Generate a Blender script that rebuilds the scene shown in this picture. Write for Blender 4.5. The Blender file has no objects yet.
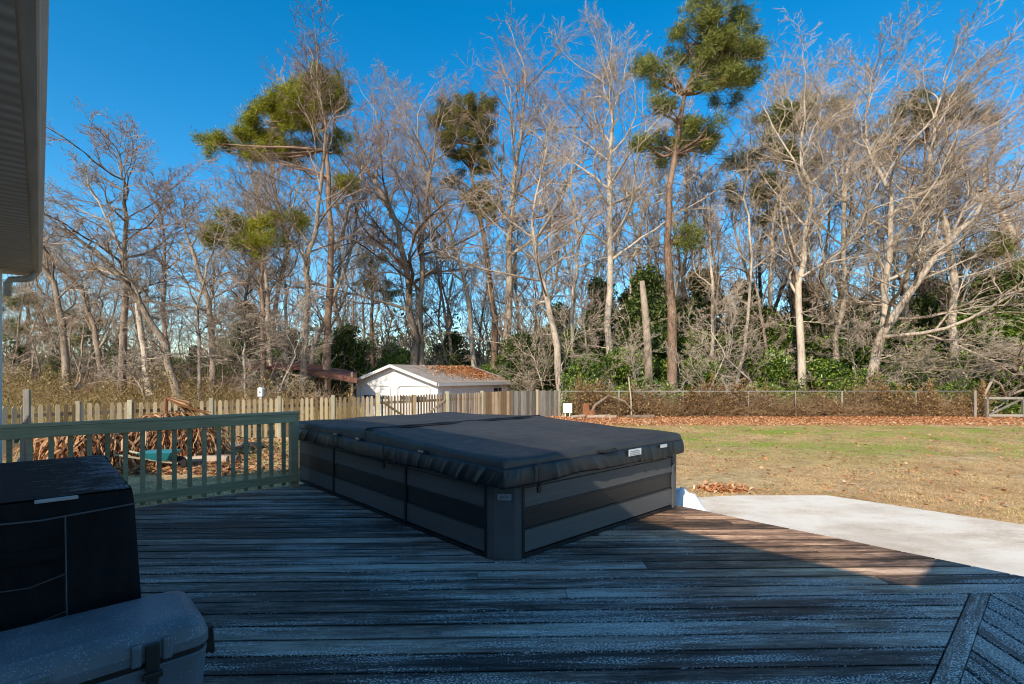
import bpy, bmesh, math, random
import numpy as np
from mathutils import Vector, Matrix

random.seed(7)
R = math.radians
sc = bpy.context.scene
C = sc.collection
CAMZ = 1.4
F = 512.0
HOR = 375.0
ANG = R(42.7)                      # local X = across deck (v), local Y = along house (u)
VX, VY = math.cos(ANG), math.sin(ANG)

def W(u, v, z=0.0):
    return Vector((-VY*u + VX*v, VX*u + VY*v, z))

def at(px, py, d):                 # world point seen at pixel at depth d
    return Vector(((px-512)/F*d, d, CAMZ - (py-HOR)/F*d))

def sstep(x, a, b):
    t = np.clip((x-a)/(b-a), 0, 1)
    return t*t*(3-2*t)

def gz(x, y):                      # terrain height
    left = sstep(-(x+0.36*y), 0.0, 5.0)
    z = -0.45 + 0.7*sstep(y, 18, 30)*left
    mid = sstep(x, -13, -9.5)*(1-sstep(x, 2, 6))
    z = z - 1.1*sstep(y, 23, 29)*mid*(1-left)
    z = z + 0.5*sstep(y, 60, 140)
    return z

# ------------------------------------------------------------------ objects
def tag(o, label=None, cat=None, group=None, kind=None):
    if label: o['label'] = label
    if cat: o['category'] = cat
    if group: o['group'] = group
    if kind: o['kind'] = kind
    return o

def empty(name, loc=(0, 0, 0), rz=0.0, label=None, cat=None, group=None):
    o = bpy.data.objects.new(name, None)
    C.objects.link(o)
    o.location = loc
    o.rotation_euler = (0, 0, rz)
    o.empty_display_size = 0.1
    return tag(o, label, cat, group)

def link_mesh(name, me, parent=None, loc=None, rz=None):
    o = bpy.data.objects.new(name, me)
    C.objects.link(o)
    if parent: o.parent = parent
    if loc is not None: o.location = loc
    if rz is not None: o.rotation_euler = (0, 0, rz)
    return o

def copy_tree(root, loc, rz, scale=1.0, label=None, sz=None):
    r = root.copy(); C.objects.link(r)
    r.location = loc; r.rotation_euler = (0, 0, rz)
    r.scale = (scale, scale, sz if sz else scale)
    if label: r['label'] = label
    for ch in list(root.children):
        c = ch.copy(); C.objects.link(c); c.parent = r
        for g in list(ch.children):
            d = g.copy(); C.objects.link(d); d.parent = c
    return r

class MB:
    def __init__(self):
        self.v = []; self.f = []; self.r = []
    def _add(self, vs, fs, rnd):
        b = len(self.v)
        self.v += [tuple(p) for p in vs]
        self.f += [tuple(i+b for i in f) for f in fs]
        self.r += [rnd]*len(fs)
    def box(self, c, s, rz=0.0, rnd=None, M=None):
        if rnd is None: rnd = random.random()
        hx, hy, hz = s[0]/2, s[1]/2, s[2]/2
        pts = [Vector((x*hx, y*hy, z*hz)) for z in (-1, 1) for (x, y) in ((-1, -1), (1, -1), (1, 1), (-1, 1))]
        m = M if M is not None else Matrix.Rotation(rz, 3, 'Z')
        pts = [m @ p + Vector(c) for p in pts]
        self._add(pts, [(3, 2, 1, 0), (4, 5, 6, 7), (0, 1, 5, 4), (1, 2, 6, 5), (2, 3, 7, 6), (3, 0, 4, 7)], rnd)
    def bar(self, a, b, w, h, rnd=None, up=(0, 0, 1)):
        a = Vector(a); b = Vector(b); d = b-a; L = d.length; x = d.normalized()
        upv = Vector(up)
        if abs(x.dot(upv)) > .98: upv = Vector((0, 1, 0))
        y = upv.cross(x).normalized(); z = x.cross(y)
        M = Matrix((x, y, z)).transposed()
        self.box((a+b)/2, (L, w, h), M=M, rnd=rnd)
    def tube(self, pts, radii, n=8, rnd=None, cap=True):
        if rnd is None: rnd = random.random()
        pts = [Vector(p) for p in pts]
        if not hasattr(radii, '__len__'): radii = [radii]*len(pts)
        vs = []; fs = []
        t0 = (pts[1]-pts[0]).normalized()
        ref = Vector((0, 0, 1)) if abs(t0.z) < .9 else Vector((1, 0, 0))
        nx = ref.cross(t0).normalized()
        for i, p in enumerate(pts):
            a = pts[max(i-1, 0)]; b = pts[min(i+1, len(pts)-1)]
            t = (b-a).normalized()
            nx = (nx - t*nx.dot(t)).normalized(); ny = t.cross(nx)
            for k in range(n):
                an = 2*math.pi*k/n
                vs.append(p + (nx*math.cos(an) + ny*math.sin(an))*radii[i])
        for i in range(len(pts)-1):
            for k in range(n):
                k2 = (k+1) % n
                fs.append((i*n+k, i*n+k2, (i+1)*n+k2, (i+1)*n+k))
        if cap:
            fs.append(tuple(range(n-1, -1, -1)))
            fs.append(tuple((len(pts)-1)*n+k for k in range(n)))
        self._add(vs, fs, rnd)
    def poly(self, vs, rnd=None):
        self._add(vs, [tuple(range(len(vs)))], random.random() if rnd is None else rnd)
    def prism(self, poly2, z0, z1, rnd=None):      # extrude xy polygon (ccw)
        if rnd is None: rnd = random.random()
        n = len(poly2)
        vs = [(x, y, z0) for x, y in poly2] + [(x, y, z1) for x, y in poly2]
        fs = [tuple(range(n-1, -1, -1)), tuple(range(n, 2*n))]
        fs += [(i, (i+1) % n, n+(i+1) % n, n+i) for i in range(n)]
        self._add(vs, fs, rnd)
    def build(self, name, mat, parent=None, smooth=False, bevel=0.0, loc=None, rz=None):
        me = bpy.data.meshes.new(name)
        me.from_pydata(self.v, [], self.f)
        at_ = me.attributes.new('rnd', 'FLOAT', 'FACE')
        at_.data.foreach_set('value', self.r)
        me.materials.append(mat)
        if smooth: me.polygons.foreach_set('use_smooth', [True]*len(me.polygons))
        o = link_mesh(name, me, parent, loc, rz)
        if bevel > 0:
            m = o.modifiers.new('bev', 'BEVEL'); m.width = bevel; m.segments = 2; m.limit_method = 'ANGLE'; m.angle_limit = R(40)
        return o

def np_mesh(name, verts, faces, rnd, mat, smooth=False):
    me = bpy.data.meshes.new(name)
    nv = len(verts); nf, k = faces.shape
    me.vertices.add(nv); me.vertices.foreach_set('co', np.asarray(verts, dtype=np.float32).ravel())
    me.loops.add(nf*k); me.loops.foreach_set('vertex_index', faces.astype(np.int32).ravel())
    me.polygons.add(nf)
    me.polygons.foreach_set('loop_start', np.arange(0, nf*k, k, dtype=np.int32))
    me.polygons.foreach_set('loop_total', np.full(nf, k, dtype=np.int32))
    if smooth: me.polygons.foreach_set('use_smooth', np.ones(nf, dtype=bool))
    a = me.attributes.new('rnd', 'FLOAT', 'FACE'); a.data.foreach_set('value', np.asarray(rnd, dtype=np.float32))
    me.materials.append(mat)
    me.update(calc_edges=True)
    return me

def tubes_np(lines, n):
    """lines: list of (pts list, radii list); returns verts, quad faces, rnd"""
    groups = {}
    for p, r in lines: groups.setdefault(len(p), []).append((p, r))
    V = []; Fc = []; Rn = []; base = 0
    rg = np.random.RandomState(1)
    for k, L in groups.items():
        P = np.array([[tuple(q) for q in p] for p, r in L], dtype=np.float64)
        Rd = np.array([r for p, r in L])
        N = len(L)
        T = np.empty_like(P)
        T[:, 1:-1] = P[:, 2:]-P[:, :-2]; T[:, 0] = P[:, 1]-P[:, 0]; T[:, -1] = P[:, -1]-P[:, -2]
        T /= (np.linalg.norm(T, axis=2, keepdims=True)+1e-9)
        D = P[:, -1]-P[:, 0]; D /= (np.linalg.norm(D, axis=1, keepdims=True)+1e-9)
        ref = np.where(np.abs(D[:, 2:3]) < .8, np.array([[0, 0, 1.]]), np.array([[1., 0, 0]]))
        A = np.cross(np.repeat(ref[:, None], k, 1), T); A /= (np.linalg.norm(A, axis=2, keepdims=True)+1e-9)
        B = np.cross(T, A)
        ang = np.arange(n)*2*math.pi/n
        ring = P[:, :, None] + Rd[:, :, None, None]*(A[:, :, None]*np.cos(ang)[None, None, :, None] + B[:, :, None]*np.sin(ang)[None, None, :, None])
        V.append(ring.reshape(-1, 3))
        i = np.arange(k-1)[:, None]; j = np.arange(n)[None]; j2 = (j+1) % n
        q = np.stack([i*n+j, i*n+j2, (i+1)*n+j2, (i+1)*n+j], axis=-1).reshape(-1, 4)
        fc = (q[None] + (np.arange(N)*k*n)[:, None, None]).reshape(-1, 4) + base
        Fc.append(fc); Rn.append(np.repeat(rg.rand(N), len(q)))
        base += N*k*n
    return np.concatenate(V), np.concatenate(Fc), np.concatenate(Rn)

def tubes_mesh(name, lines, n, mat, smooth=False):
    v, f, r = tubes_np(lines, n)
    return np_mesh(name, v, f, r, mat, smooth)

# ------------------------------------------------------------------ materials
def new_mat(name):
    m = bpy.data.materials.new(name); m.use_nodes = True
    nt = m.node_tree; nt.nodes.clear()
    out = nt.nodes.new('ShaderNodeOutputMaterial')
    b = nt.nodes.new('ShaderNodeBsdfPrincipled')
    nt.links.new(b.outputs[0], out.inputs[0])
    return m, nt, b

class NT:
    def __init__(s, nt): s.nt = nt
    def n(s, t, **k):
        x = s.nt.nodes.new(t)
        for a, b in k.items(): setattr(x, a, b)
        return x
    def l(s, a, b): s.nt.links.new(a, b)
    def val(s, sock, v):
        if hasattr(v, 'is_linked') or isinstance(v, bpy.types.NodeSocket): s.l(v, sock)
        else: sock.default_value = v
    def coord(s, scale=(1, 1, 1), which='Object', rot=(0, 0, 0)):
        tc = s.n('ShaderNodeTexCoord'); mp = s.n('ShaderNodeMapping')
        mp.inputs['Scale'].default_value = scale; mp.inputs['Rotation'].default_value = rot
        s.l(tc.outputs[which], mp.inputs[0]); return mp.outputs[0]
    def pos(s, scale=(1, 1, 1), rot=(0, 0, 0)):
        g = s.n('ShaderNodeNewGeometry'); mp = s.n('ShaderNodeMapping')
        mp.inputs['Scale'].default_value = scale; mp.inputs['Rotation'].default_value = rot
        s.l(g.outputs['Position'], mp.inputs[0]); return mp.outputs[0]
    def noise(s, vec, scale, detail=4, rough=.55):
        x = s.n('ShaderNodeTexNoise'); x.inputs['Scale'].default_value = scale
        x.inputs['Detail'].default_value = detail; x.inputs['Roughness'].default_value = rough
        s.l(vec, x.inputs['Vector']); return x.outputs['Fac']
    def ramp(s, fac, stops, interp='LINEAR'):
        x = s.n('ShaderNodeValToRGB'); x.color_ramp.interpolation = interp
        e = x.color_ramp.elements
        while len(e) < len(stops): e.new(.5)
        for i, (p, c) in enumerate(stops):
            e[i].position = p
            e[i].color = (c[0], c[1], c[2], 1) if hasattr(c, '__len__') else (c, c, c, 1)
        s.l(fac, x.inputs[0]); return x.outputs[0]
    def mix(s, fac, a, b, mode='MIX'):
        x = s.n('ShaderNodeMix', data_type='RGBA', blend_type=mode)
        s.val(x.inputs[0], fac)
        for sk, v in ((x.inputs[6], a), (x.inputs[7], b)):
            if isinstance(v, bpy.types.NodeSocket): s.l(v, sk)
            else: sk.default_value = (v[0], v[1], v[2], 1)
        return x.outputs[2]
    def math(s, op, a, b=0.0, clamp=False):
        x = s.n('ShaderNodeMath', operation=op); x.use_clamp = clamp
        s.val(x.inputs[0], a); s.val(x.inputs[1], b); return x.outputs[0]
    def maprange(s, v, a, b, c=0.0, d=1.0):
        x = s.n('ShaderNodeMapRange'); s.l(v, x.inputs[0])
        for i, q in enumerate((a, b, c, d)): x.inputs[i+1].default_value = q
        return x.outputs[0]
    def rnd(s):
        x = s.n('ShaderNodeAttribute', attribute_name='rnd'); return x.outputs['Fac']
    def bump(s, h, strength=.3, dist=.01):
        x = s.n('ShaderNodeBump'); x.inputs['Strength'].default_value = strength; x.inputs['Distance'].default_value = dist
        s.l(h, x.inputs['Height']); return x.outputs[0]

def simple(name, c1, c2, scale=8, rough=.6, bump=.2, stretch=(1, 1, 1), usernd=.5, spec=.4, metal=0, bdist=.005, detail=5):
    m, nt, b = new_mat(name); t = NT(nt)
    v = t.coord(stretch)
    n = t.noise(v, scale, detail)
    n2 = t.noise(v, scale*.17, 3)
    f = t.math('ADD', t.math('MULTIPLY', n, .7), t.math('MULTIPLY', n2, .5))
    f = t.math('ADD', f, t.math('MULTIPLY', t.math('SUBTRACT', t.rnd(), .5), usernd))
    col = t.ramp(f, [(.35, c1), (.85, c2)])
    t.l(col, b.inputs['Base Color'])
    b.inputs['Roughness'].default_value = rough
    b.inputs['Specular IOR Level'].default_value = spec
    b.inputs['Metallic'].default_value = metal
    if bump: t.l(t.bump(n, bump, bdist), b.inputs['Normal'])
    return m

def leafmat(name, stops, rough=.55, trans=.25, spec=.3):
    m, nt, b = new_mat(name); t = NT(nt)
    v = t.pos()
    n = t.noise(v, .5, 3)
    f = t.math('ADD', t.math('MULTIPLY', t.rnd(), .65), t.math('MULTIPLY', n, .4))
    col = t.ramp(f, stops)
    t.l(col, b.inputs['Base Color'])
    b.inputs['Roughness'].default_value = rough
    b.inputs['Specular IOR Level'].default_value = spec
    if trans > 0:
        tr = t.n('ShaderNodeBsdfTranslucent'); t.l(col, tr.inputs[0])
        mx = t.n('ShaderNodeMixShader'); mx.inputs[0].default_value = trans
        out = [x for x in nt.nodes if x.type == 'OUTPUT_MATERIAL'][0]
        t.l(b.outputs[0], mx.inputs[1]); t.l(tr.outputs[0], mx.inputs[2]); t.l(mx.outputs[0], out.inputs[0])
    return m

def deck_mat(off=0.0, pitch=.1555, edges=True):
    m, nt, b = new_mat('weathered_deck_boards'); t = NT(nt)
    rnd = t.rnd()
    tc = t.n('ShaderNodeTexCoord')
    comb = t.n('ShaderNodeCombineXYZ'); t.l(t.math('MULTIPLY', rnd, 37.0), comb.inputs[0]); t.l(t.math('MULTIPLY', rnd, 3.0), comb.inputs[2])
    add = t.n('ShaderNodeVectorMath', operation='ADD'); t.l(tc.outputs['Object'], add.inputs[0]); t.l(comb.outputs[0], add.inputs[1])
    def mp(sv):
        x = t.n('ShaderNodeMapping'); x.inputs['Scale'].default_value = sv; t.l(add.outputs[0], x.inputs[0]); return x.outputs[0]
    grain = t.noise(mp((1.3, 75, 1)), 1.6, 7, .8)
    grain2 = t.noise(mp((.6, 14, 1)), 1.5, 5, .65)
    blot = t.noise(mp((.9, 3.2, 1)), 1.3, 5, .6)
    big = t.noise(t.coord((.35, .8, 1)), 1.1, 4, .6)
    f = t.math('ADD', t.math('MULTIPLY', grain, .52), t.math('MULTIPLY', grain2, .42))
    f = t.math('SUBTRACT', f, .10)
    mid = t.noise(mp((2.2, 20, 1)), 1.5, 6, .7)
    f = t.math('ADD', f, t.math('MULTIPLY', t.math('SUBTRACT', mid, .42), .62))
    fine = t.noise(mp((7, 34, 1)), 2.2, 4, .7)
    f = t.math('ADD', f, t.math('MULTIPLY', t.math('SUBTRACT', fine, .5), .45))
    f = t.math('ADD', f, t.math('MULTIPLY', t.math('SUBTRACT', blot, .5), .75))
    f = t.math('ADD', f, t.math('MULTIPLY', t.math('SUBTRACT', rnd, .5), .26))
    f = t.math('ADD', f, t.math('MULTIPLY', t.math('SUBTRACT', big, .5), .35))
    col = t.ramp(f, [(.24, (.018, .015, .014)), (.36, (.075, .060, .052)), (.48, (.17, .13, .11)), (.60, (.30, .25, .21)), (.74, (.44, .39, .34))])
    if edges:
        so = t.n('ShaderNodeSeparateXYZ'); t.l(tc.outputs['Object'], so.inputs[0])
        ft = t.math('FRACT', t.math('DIVIDE', t.math('SUBTRACT', t.math('ADD', so.outputs[1], 50*pitch), off), pitch))
        ed = t.math('MULTIPLY', t.math('ABSOLUTE', t.math('SUBTRACT', ft, .458)), pitch)
        dirt = t.maprange(t.math('ADD', ed, t.math('MULTIPLY', t.math('SUBTRACT', fine, .5), .012)), .056, .073)
        col = t.mix(t.math('MULTIPLY', dirt, .85), col, (.012, .011, .010))
        jx = t.math('MULTIPLY', t.math('ABSOLUTE', t.math('SUBTRACT', t.math('FRACT', t.math('DIVIDE', t.math('ADD', so.outputs[0], 41.0), .41)), .5)), .41)
        dy = t.math('ABSOLUTE', t.math('SUBTRACT', ed, .045))
        r2_ = t.math('ADD', t.math('POWER', jx, 2.0), t.math('POWER', dy, 2.0))
        col = t.mix(t.math('LESS_THAN', r2_, .0045**2), col, (.008, .007, .007))
    # red-brown damp tint where frost has gone, brightened to paint in the sun patch
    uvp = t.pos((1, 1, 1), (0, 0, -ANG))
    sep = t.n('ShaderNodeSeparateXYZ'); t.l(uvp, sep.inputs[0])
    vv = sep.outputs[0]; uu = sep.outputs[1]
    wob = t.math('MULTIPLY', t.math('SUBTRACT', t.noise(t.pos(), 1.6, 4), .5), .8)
    wet_sunpaint = t.maprange(t.math('ADD', vv, wob), 3.0, 4.4)
    wet_sunpaint2 = t.math('MULTIPLY', wet_sunpaint, t.maprange(uu, .2, 1.2))
    col = t.mix(t.math('MULTIPLY', wet_sunpaint2, .75), col, t.mix(1.0, col, (2.9, 2.15, 1.45), 'MULTIPLY'))  # multiplier lightens the boards, sunlight put into the colour
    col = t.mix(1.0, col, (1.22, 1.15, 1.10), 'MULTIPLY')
    # frost grains in patches
    patch = t.noise(mp((.55, 7.5, 1)), 1.7, 6, .7)
    patchb = t.noise(t.coord((.5, 1.1, 1)), .9, 3, .5)
    pm = t.math('ADD', t.math('MULTIPLY', patch, .62), t.math('MULTIPLY', patchb, .42))
    pm = t.math('SUBTRACT', pm, t.math('MULTIPLY', t.maprange(vv, 3.9, 4.5), t.math('MULTIPLY', t.maprange(uu, .35, .75), .2)))
    # towards the camera side more frost
    pm = t.math('ADD', pm, t.math('MULTIPLY', t.maprange(uu, 4.5, 1.0), .045))
    dens = t.maprange(pm, .49, .60)
    fn = t.noise(t.coord((1, 1.35, 1)), 92, 2, .6)
    thr = t.math('SUBTRACT', .72, t.math('MULTIPLY', dens, .215))
    frost = t.math('MULTIPLY', t.math('MULTIPLY', t.math('SUBTRACT', fn, thr), 16.0, True), t.math('GREATER_THAN', dens, .02))
    film = t.math('MULTIPLY', dens, .10)
    col = t.mix(film, col, (.36, .38, .42))
    col = t.mix(t.math('MULTIPLY', frost, .8), col, (.95, .92, .86))
    t.l(col, b.inputs['Base Color'])
    rg = t.math('ADD', t.maprange(grain2, .3, .7, .38, .75), t.math('MULTIPLY', wet_sunpaint2, -.12))
    t.l(rg, b.inputs['Roughness'])
    b.inputs['Specular IOR Level'].default_value = .35
    h = t.math('ADD', t.math('MULTIPLY', grain, 1.0), t.math('MULTIPLY', grain2, .7))
    h = t.math('ADD', h, t.math('MULTIPLY', frost, .35))
    t.l(t.bump(h, .55, .006), b.inputs['Normal'])
    return m

def ground_mat():
    m, nt, b = new_mat('lawn_ground'); t = NT(nt)
    p = t.pos()
    sep = t.n('ShaderNodeSeparateXYZ'); t.l(p, sep.inputs[0]); yy = sep.outputs[1]; xx = sep.outputs[0]
    n1 = t.noise(p, .45, 5, .6); n2 = t.noise(p, 3.0, 6, .7); n3 = t.noise(p, 22, 4, .7); n4 = t.noise(p, 1.1, 4, .6)
    base = t.ramp(t.math('ADD', t.math('MULTIPLY', n2, .5), t.math('MULTIPLY', n3, .5)),
                  [(.36, (.20, .10, .05)), (.5, (.62, .42, .20)), (.62, (.88, .62, .34))])
    green = t.ramp(n3, [(.3, (.14, .22, .02)), (.65, (.38, .50, .05))])
    band = t.math('MULTIPLY', t.maprange(yy, 10.0, 13.5), t.maprange(yy, 20.5, 18.0))
    gm = t.math('ADD', t.math('MULTIPLY', n1, .5), t.math('MULTIPLY', n2, .45))
    gmask = t.math('MULTIPLY', t.maprange(gm, .45, .54), t.math('ADD', t.math('MULTIPLY', band, .85), .06))
    col = t.mix(gmask, base, green)
    lf = t.ramp(n3, [(.3, (.30, .11, .05)), (.5, (.62, .27, .12)), (.7, (.80, .46, .24))])
    lm = t.maprange(t.math('ADD', yy, t.math('MULTIPLY', t.math('SUBTRACT', n4, .5), 4.5)), 18.0, 20.2)
    col = t.mix(t.math('MULTIPLY', lm, .9), col, lf)
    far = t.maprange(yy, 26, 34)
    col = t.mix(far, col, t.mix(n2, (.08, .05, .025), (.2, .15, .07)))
    dirt = t.maprange(t.math('ADD', t.math('MULTIPLY', n4, .6), t.math('MULTIPLY', n2, .4)), .52, .64)
    col = t.mix(t.math('MULTIPLY', dirt, .5), col, (.16, .095, .05))
    t.l(col, b.inputs['Base Color']); b.inputs['Roughness'].default_value = .95
    b.inputs['Specular IOR Level'].default_value = .1
    t.l(t.bump(t.math('ADD', n3, n2), .8, .04), b.inputs['Normal'])
    return m

def concrete_mat():
    m, nt, b = new_mat('patio_concrete'); t = NT(nt)
    p = t.pos(); 
    n1 = t.noise(t.pos((.7, 1.6, 1), (0, 0, .3)), 1.3, 6, .65); n2 = t.noise(p, 30, 4, .7); n3 = t.noise(p, .8, 3)
    f = t.math('ADD', t.math('MULTIPLY', n1, .75), t.math('MULTIPLY', n2, .25))
    col = t.ramp(f, [(.36, (.60, .51, .41)), (.46, (.78, .71, .61)), (.56, (.88, .85, .78))])
    col = t.mix(t.maprange(n3, .52, .68, 0, .35), col, (.45, .38, .30))
    n5 = t.noise(p, 4.5, 6, .7)
    col = t.mix(t.maprange(n5, .52, .7, 0, .35), col, (.60, .51, .40))
    col = t.mix(1.0, col, (1.08, .98, .86), 'MULTIPLY')
    t.l(col, b.inputs['Base Color']); b.inputs['Roughness'].default_value = .8
    t.l(t.bump(n2, .25, .004), b.inputs['Normal'])
    return m

def bark_mat(name, dark, light, moss=None, scale=5):
    m, nt, b = new_mat(name); t = NT(nt)
    v = t.pos((2.2, 2.2, .55))
    n = t.noise(v, scale, 6, .7); n2 = t.noise(t.pos(), .6, 3); n3 = t.noise(t.pos((6, 6, 2.2)), 5, 5, .7)
    f = t.math('ADD', t.math('MULTIPLY', n, .55), t.math('ADD', t.math('MULTIPLY', n2, .3), t.math('MULTIPLY', n3, .3)))
    f = t.math('ADD', f, t.math('MULTIPLY', t.math('SUBTRACT', t.rnd(), .5), .22))
    oi = t.n('ShaderNodeObjectInfo')
    f = t.math('ADD', f, t.math('MULTIPLY', t.math('SUBTRACT', oi.outputs['Random'], .5), .12))
    col = t.ramp(f, [(.42, dark), (.54, tuple(a*.4+c*.6 for a, c in zip(dark, light))), (.64, light)])
    t.l(col, b.inputs['Base Color']); b.inputs['Roughness'].default_value = .9; b.inputs['Specular IOR Level'].default_value = .15
    t.l(t.bump(t.math('ADD', n, n3), .7, .05), b.inputs['Normal'])
    return m

M = {}
M['deck'] = None
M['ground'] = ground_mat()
M['concrete'] = concrete_mat()
M['deck_dark'] = simple('deck_underside', (.01, .009, .008), (.03, .025, .02), 6, .9, .1)
M['rail'] = simple('treated_railing_wood', (.34, .22, .10), (.64, .44, .25), 3, .75, .35, (1, 1, 14), .35)
M['rail_h'] = simple('treated_railing_board', (.34, .24, .11), (.64, .47, .28), 3, .75, .35, (1.2, 16, 16), .3)
M['picket'] = simple('weathered_pickets', (.22, .14, .07), (.62, .46, .28), 4, .85, .3, (6, 6, .8), .95)
M['picket_grey'] = simple('grey_fence_boards', (.14, .12, .09), (.36, .32, .26), 4, .85, .3, (6, 6, .8), .6)
M['post'] = simple('pale_fence_post', (.34, .28, .17), (.66, .58, .40), 4, .8, .3, (5, 5, .8), .4)
M['panel'] = simple('spa_side_panel', (.070, .069, .068), (.12, .118, .115), 5, .5, .25, (1, 1, 60), .12, bdist=.002)
M['panel_black'] = simple('spa_black_trim', (.008, .008, .009), (.018, .018, .020), 20, .38, .1, (1, 1, 1), .1)
M['panel_band'] = simple('spa_dark_band', (.012, .011, .011), (.028, .026, .025), 5, .42, .3, (1, 1, 70), .1, bdist=.003)
M['post_grey'] = simple('spa_corner_post', (.07, .071, .073), (.105, .105, .108), 6, .45, .1, usernd=.05)
def vinyl_mat():
    m, nt, b = new_mat('black_vinyl_cover'); t = NT(nt)
    n = t.noise(t.coord(), 220, 2); n2 = t.noise(t.coord(), 2.2, 5, .6); n3 = t.noise(t.coord((1, 1, 1)), 9, 4, .6)
    col = t.ramp(n2, [(.3, (.030, .030, .031)), (.7, (.056, .055, .053))])
    col = t.mix(t.maprange(n3, .6, .75, 0, .35), col, (.06, .055, .05))
    t.l(col, b.inputs['Base Color']); t.l(t.maprange(n3, .3, .7, .42, .58), b.inputs['Roughness'])
    b.inputs['Specular IOR Level'].default_value = .45
    h = t.math('ADD', t.math('MULTIPLY', n, .12), n2)
    t.l(t.bump(h, .35, .02), b.inputs['Normal'])
    return m
M['vinyl'] = vinyl_mat()
M['skirt'] = simple('cover_skirt_vinyl', (.010, .010, .011), (.024, .024, .026), 14, .45, .3, (1, 1, 1), .1, spec=.4, bdist=.006)
M['label'] = simple('white_label', (.6, .6, .58), (.8, .8, .78), 12, .5, 0)
M['print'] = simple('label_print', (.1, .1, .11), (.2, .2, .2), 12, .6, 0)
M['steel'] = simple('bright_steel', (.45, .46, .48), (.7, .71, .73), 12, .3, .05, metal=.9)
M['grillcloth'] = None
def cloth_mat():
    m, nt, b = new_mat('black_grill_cover_cloth'); t = NT(nt)
    n = t.noise(t.coord(), 3.5, 5, .6); wv = t.noise(t.coord(), 300, 2)
    col = t.ramp(n, [(.3, (.005, .005, .006)), (.7, (.014, .013, .015))])
    sep = t.n('ShaderNodeSeparateXYZ'); t.l(t.coord(), sep.inputs[0])
    # frost near the far end of the top
    g = t.n('ShaderNodeNewGeometry'); sn = t.n('ShaderNodeSeparateXYZ'); t.l(g.outputs['Normal'], sn.inputs[0])
    fr = t.noise(t.coord((1, 2.2, 1)), 9, 6, .75); sp = t.noise(t.coord(), 120, 2)
    fm = t.math('MULTIPLY', t.maprange(t.math('ADD', fr, t.math('MULTIPLY', t.maprange(sep.outputs[0], -.2, .3), .3)), .70, .84), t.maprange(sp, .35, .6))
    fm = t.math('MULTIPLY', fm, t.maprange(sn.outputs[2], .5, .9))
    col = t.mix(t.math('MULTIPLY', fm, .6), col, (.45, .48, .55))
    t.l(col, b.inputs['Base Color']); b.inputs['Roughness'].default_value = .75; b.inputs['Specular IOR Level'].default_value = .25
    t.l(t.bump(t.math('ADD', t.math('MULTIPLY', wv, .1), n), .9, .06), b.inputs['Normal'])
    return m
M['grillcloth'] = cloth_mat()
M['seam'] = simple('grey_seam_piping', (.05, .05, .055), (.10, .10, .11), 30, .6, 0)
M['reflect'] = simple('silver_reflective_strip', (.28, .29, .31), (.42, .43, .45), 20, .45, .05)
def cooler_mat():
    m, nt, b = new_mat('grey_blue_cooler_plastic'); t = NT(nt)
    n = t.noise(t.coord(), 4, 4); 
    col = t.ramp(n, [(.3, (.09, .12, .15)), (.7, (.14, .18, .22))])
    sp = t.n('ShaderNodeTexVoronoi'); sp.inputs['Scale'].default_value = 170; t.l(t.coord(), sp.inputs['Vector'])
    spot = t.math('LESS_THAN', sp.outputs['Distance'], .33)
    rn = t.n('ShaderNodeSeparateColor'); t.l(sp.outputs['Color'], rn.inputs[0])
    pn = t.noise(t.coord((1, 1, 1)), 4.5, 5, .65)
    g = t.n('ShaderNodeNewGeometry'); sn = t.n('ShaderNodeSeparateXYZ'); t.l(g.outputs['Normal'], sn.inputs[0])
    dens = t.math('MULTIPLY', t.maprange(pn, .40, .62), t.maprange(sn.outputs[2], -.2, .9, .12, 1))
    fr = t.math('MULTIPLY', spot, t.math('LESS_THAN', rn.outputs[0], t.math('MULTIPLY', dens, .8)))
    col = t.mix(t.math('MULTIPLY', dens, .25), col, (.25, .29, .34))
    col = t.mix(t.math('MULTIPLY', fr, .6), col, (.5, .55, .62))
    t.l(col, b.inputs['Base Color']); b.inputs['Roughness'].default_value = .45
    t.l(t.bump(t.math('ADD', fr, n), .3, .003), b.inputs['Normal'])
    return m
M['cooler'] = cooler_mat()
M['rubber'] = simple('black_rubber', (.008, .008, .008), (.02, .02, .02), 10, .5, .1)
def siding_mat():
    m, nt, b = new_mat('white_lap_siding'); t = NT(nt)
    sep = t.n('ShaderNodeSeparateXYZ'); t.l(t.pos(), sep.inputs[0])
    fr = t.math('FRACT', t.math('MULTIPLY', sep.outputs[2], 7.5))
    n = t.noise(t.pos(), 2, 4)
    col = t.mix(t.maprange(n, .3, .7), (.72, .73, .72), (.82, .82, .80))
    t.l(col, b.inputs['Base Color']); b.inputs['Roughness'].default_value = .6
    t.l(t.bump(fr, .5, .015), b.inputs['Normal'])
    return m
M['siding'] = siding_mat()
M['white'] = simple('white_paint', (.70, .69, .65), (.84, .83, .79), 5, .55, .1)
def soffit_mat():
    m, nt, b = new_mat('ribbed_beige_soffit'); t = NT(nt)
    sep = t.n('ShaderNodeSeparateXYZ'); t.l(t.coord(), sep.inputs[0])
    w = t.math('SINE', t.math('MULTIPLY', sep.outputs[1], 60.0))
    n = t.noise(t.coord((1, 1, 1)), 5, 4)
    col = t.mix(t.maprange(w, -.9, 1), (.27, .235, .20), (.44, .39, .34))
    col = t.mix(t.maprange(n, .4, .7, 0, .5), col, (.28, .21, .16))
    t.l(col, b.inputs['Base Color']); b.inputs['Roughness'].default_value = .6
    t.l(t.bump(w, .4, .004), b.inputs['Normal'])
    return m
M['soffit'] = soffit_mat()
M['gutter'] = simple('stained_aluminium_gutter', (.30, .26, .22), (.54, .48, .41), 3, .5, .15, (8, .7, 8), .3)
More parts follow.
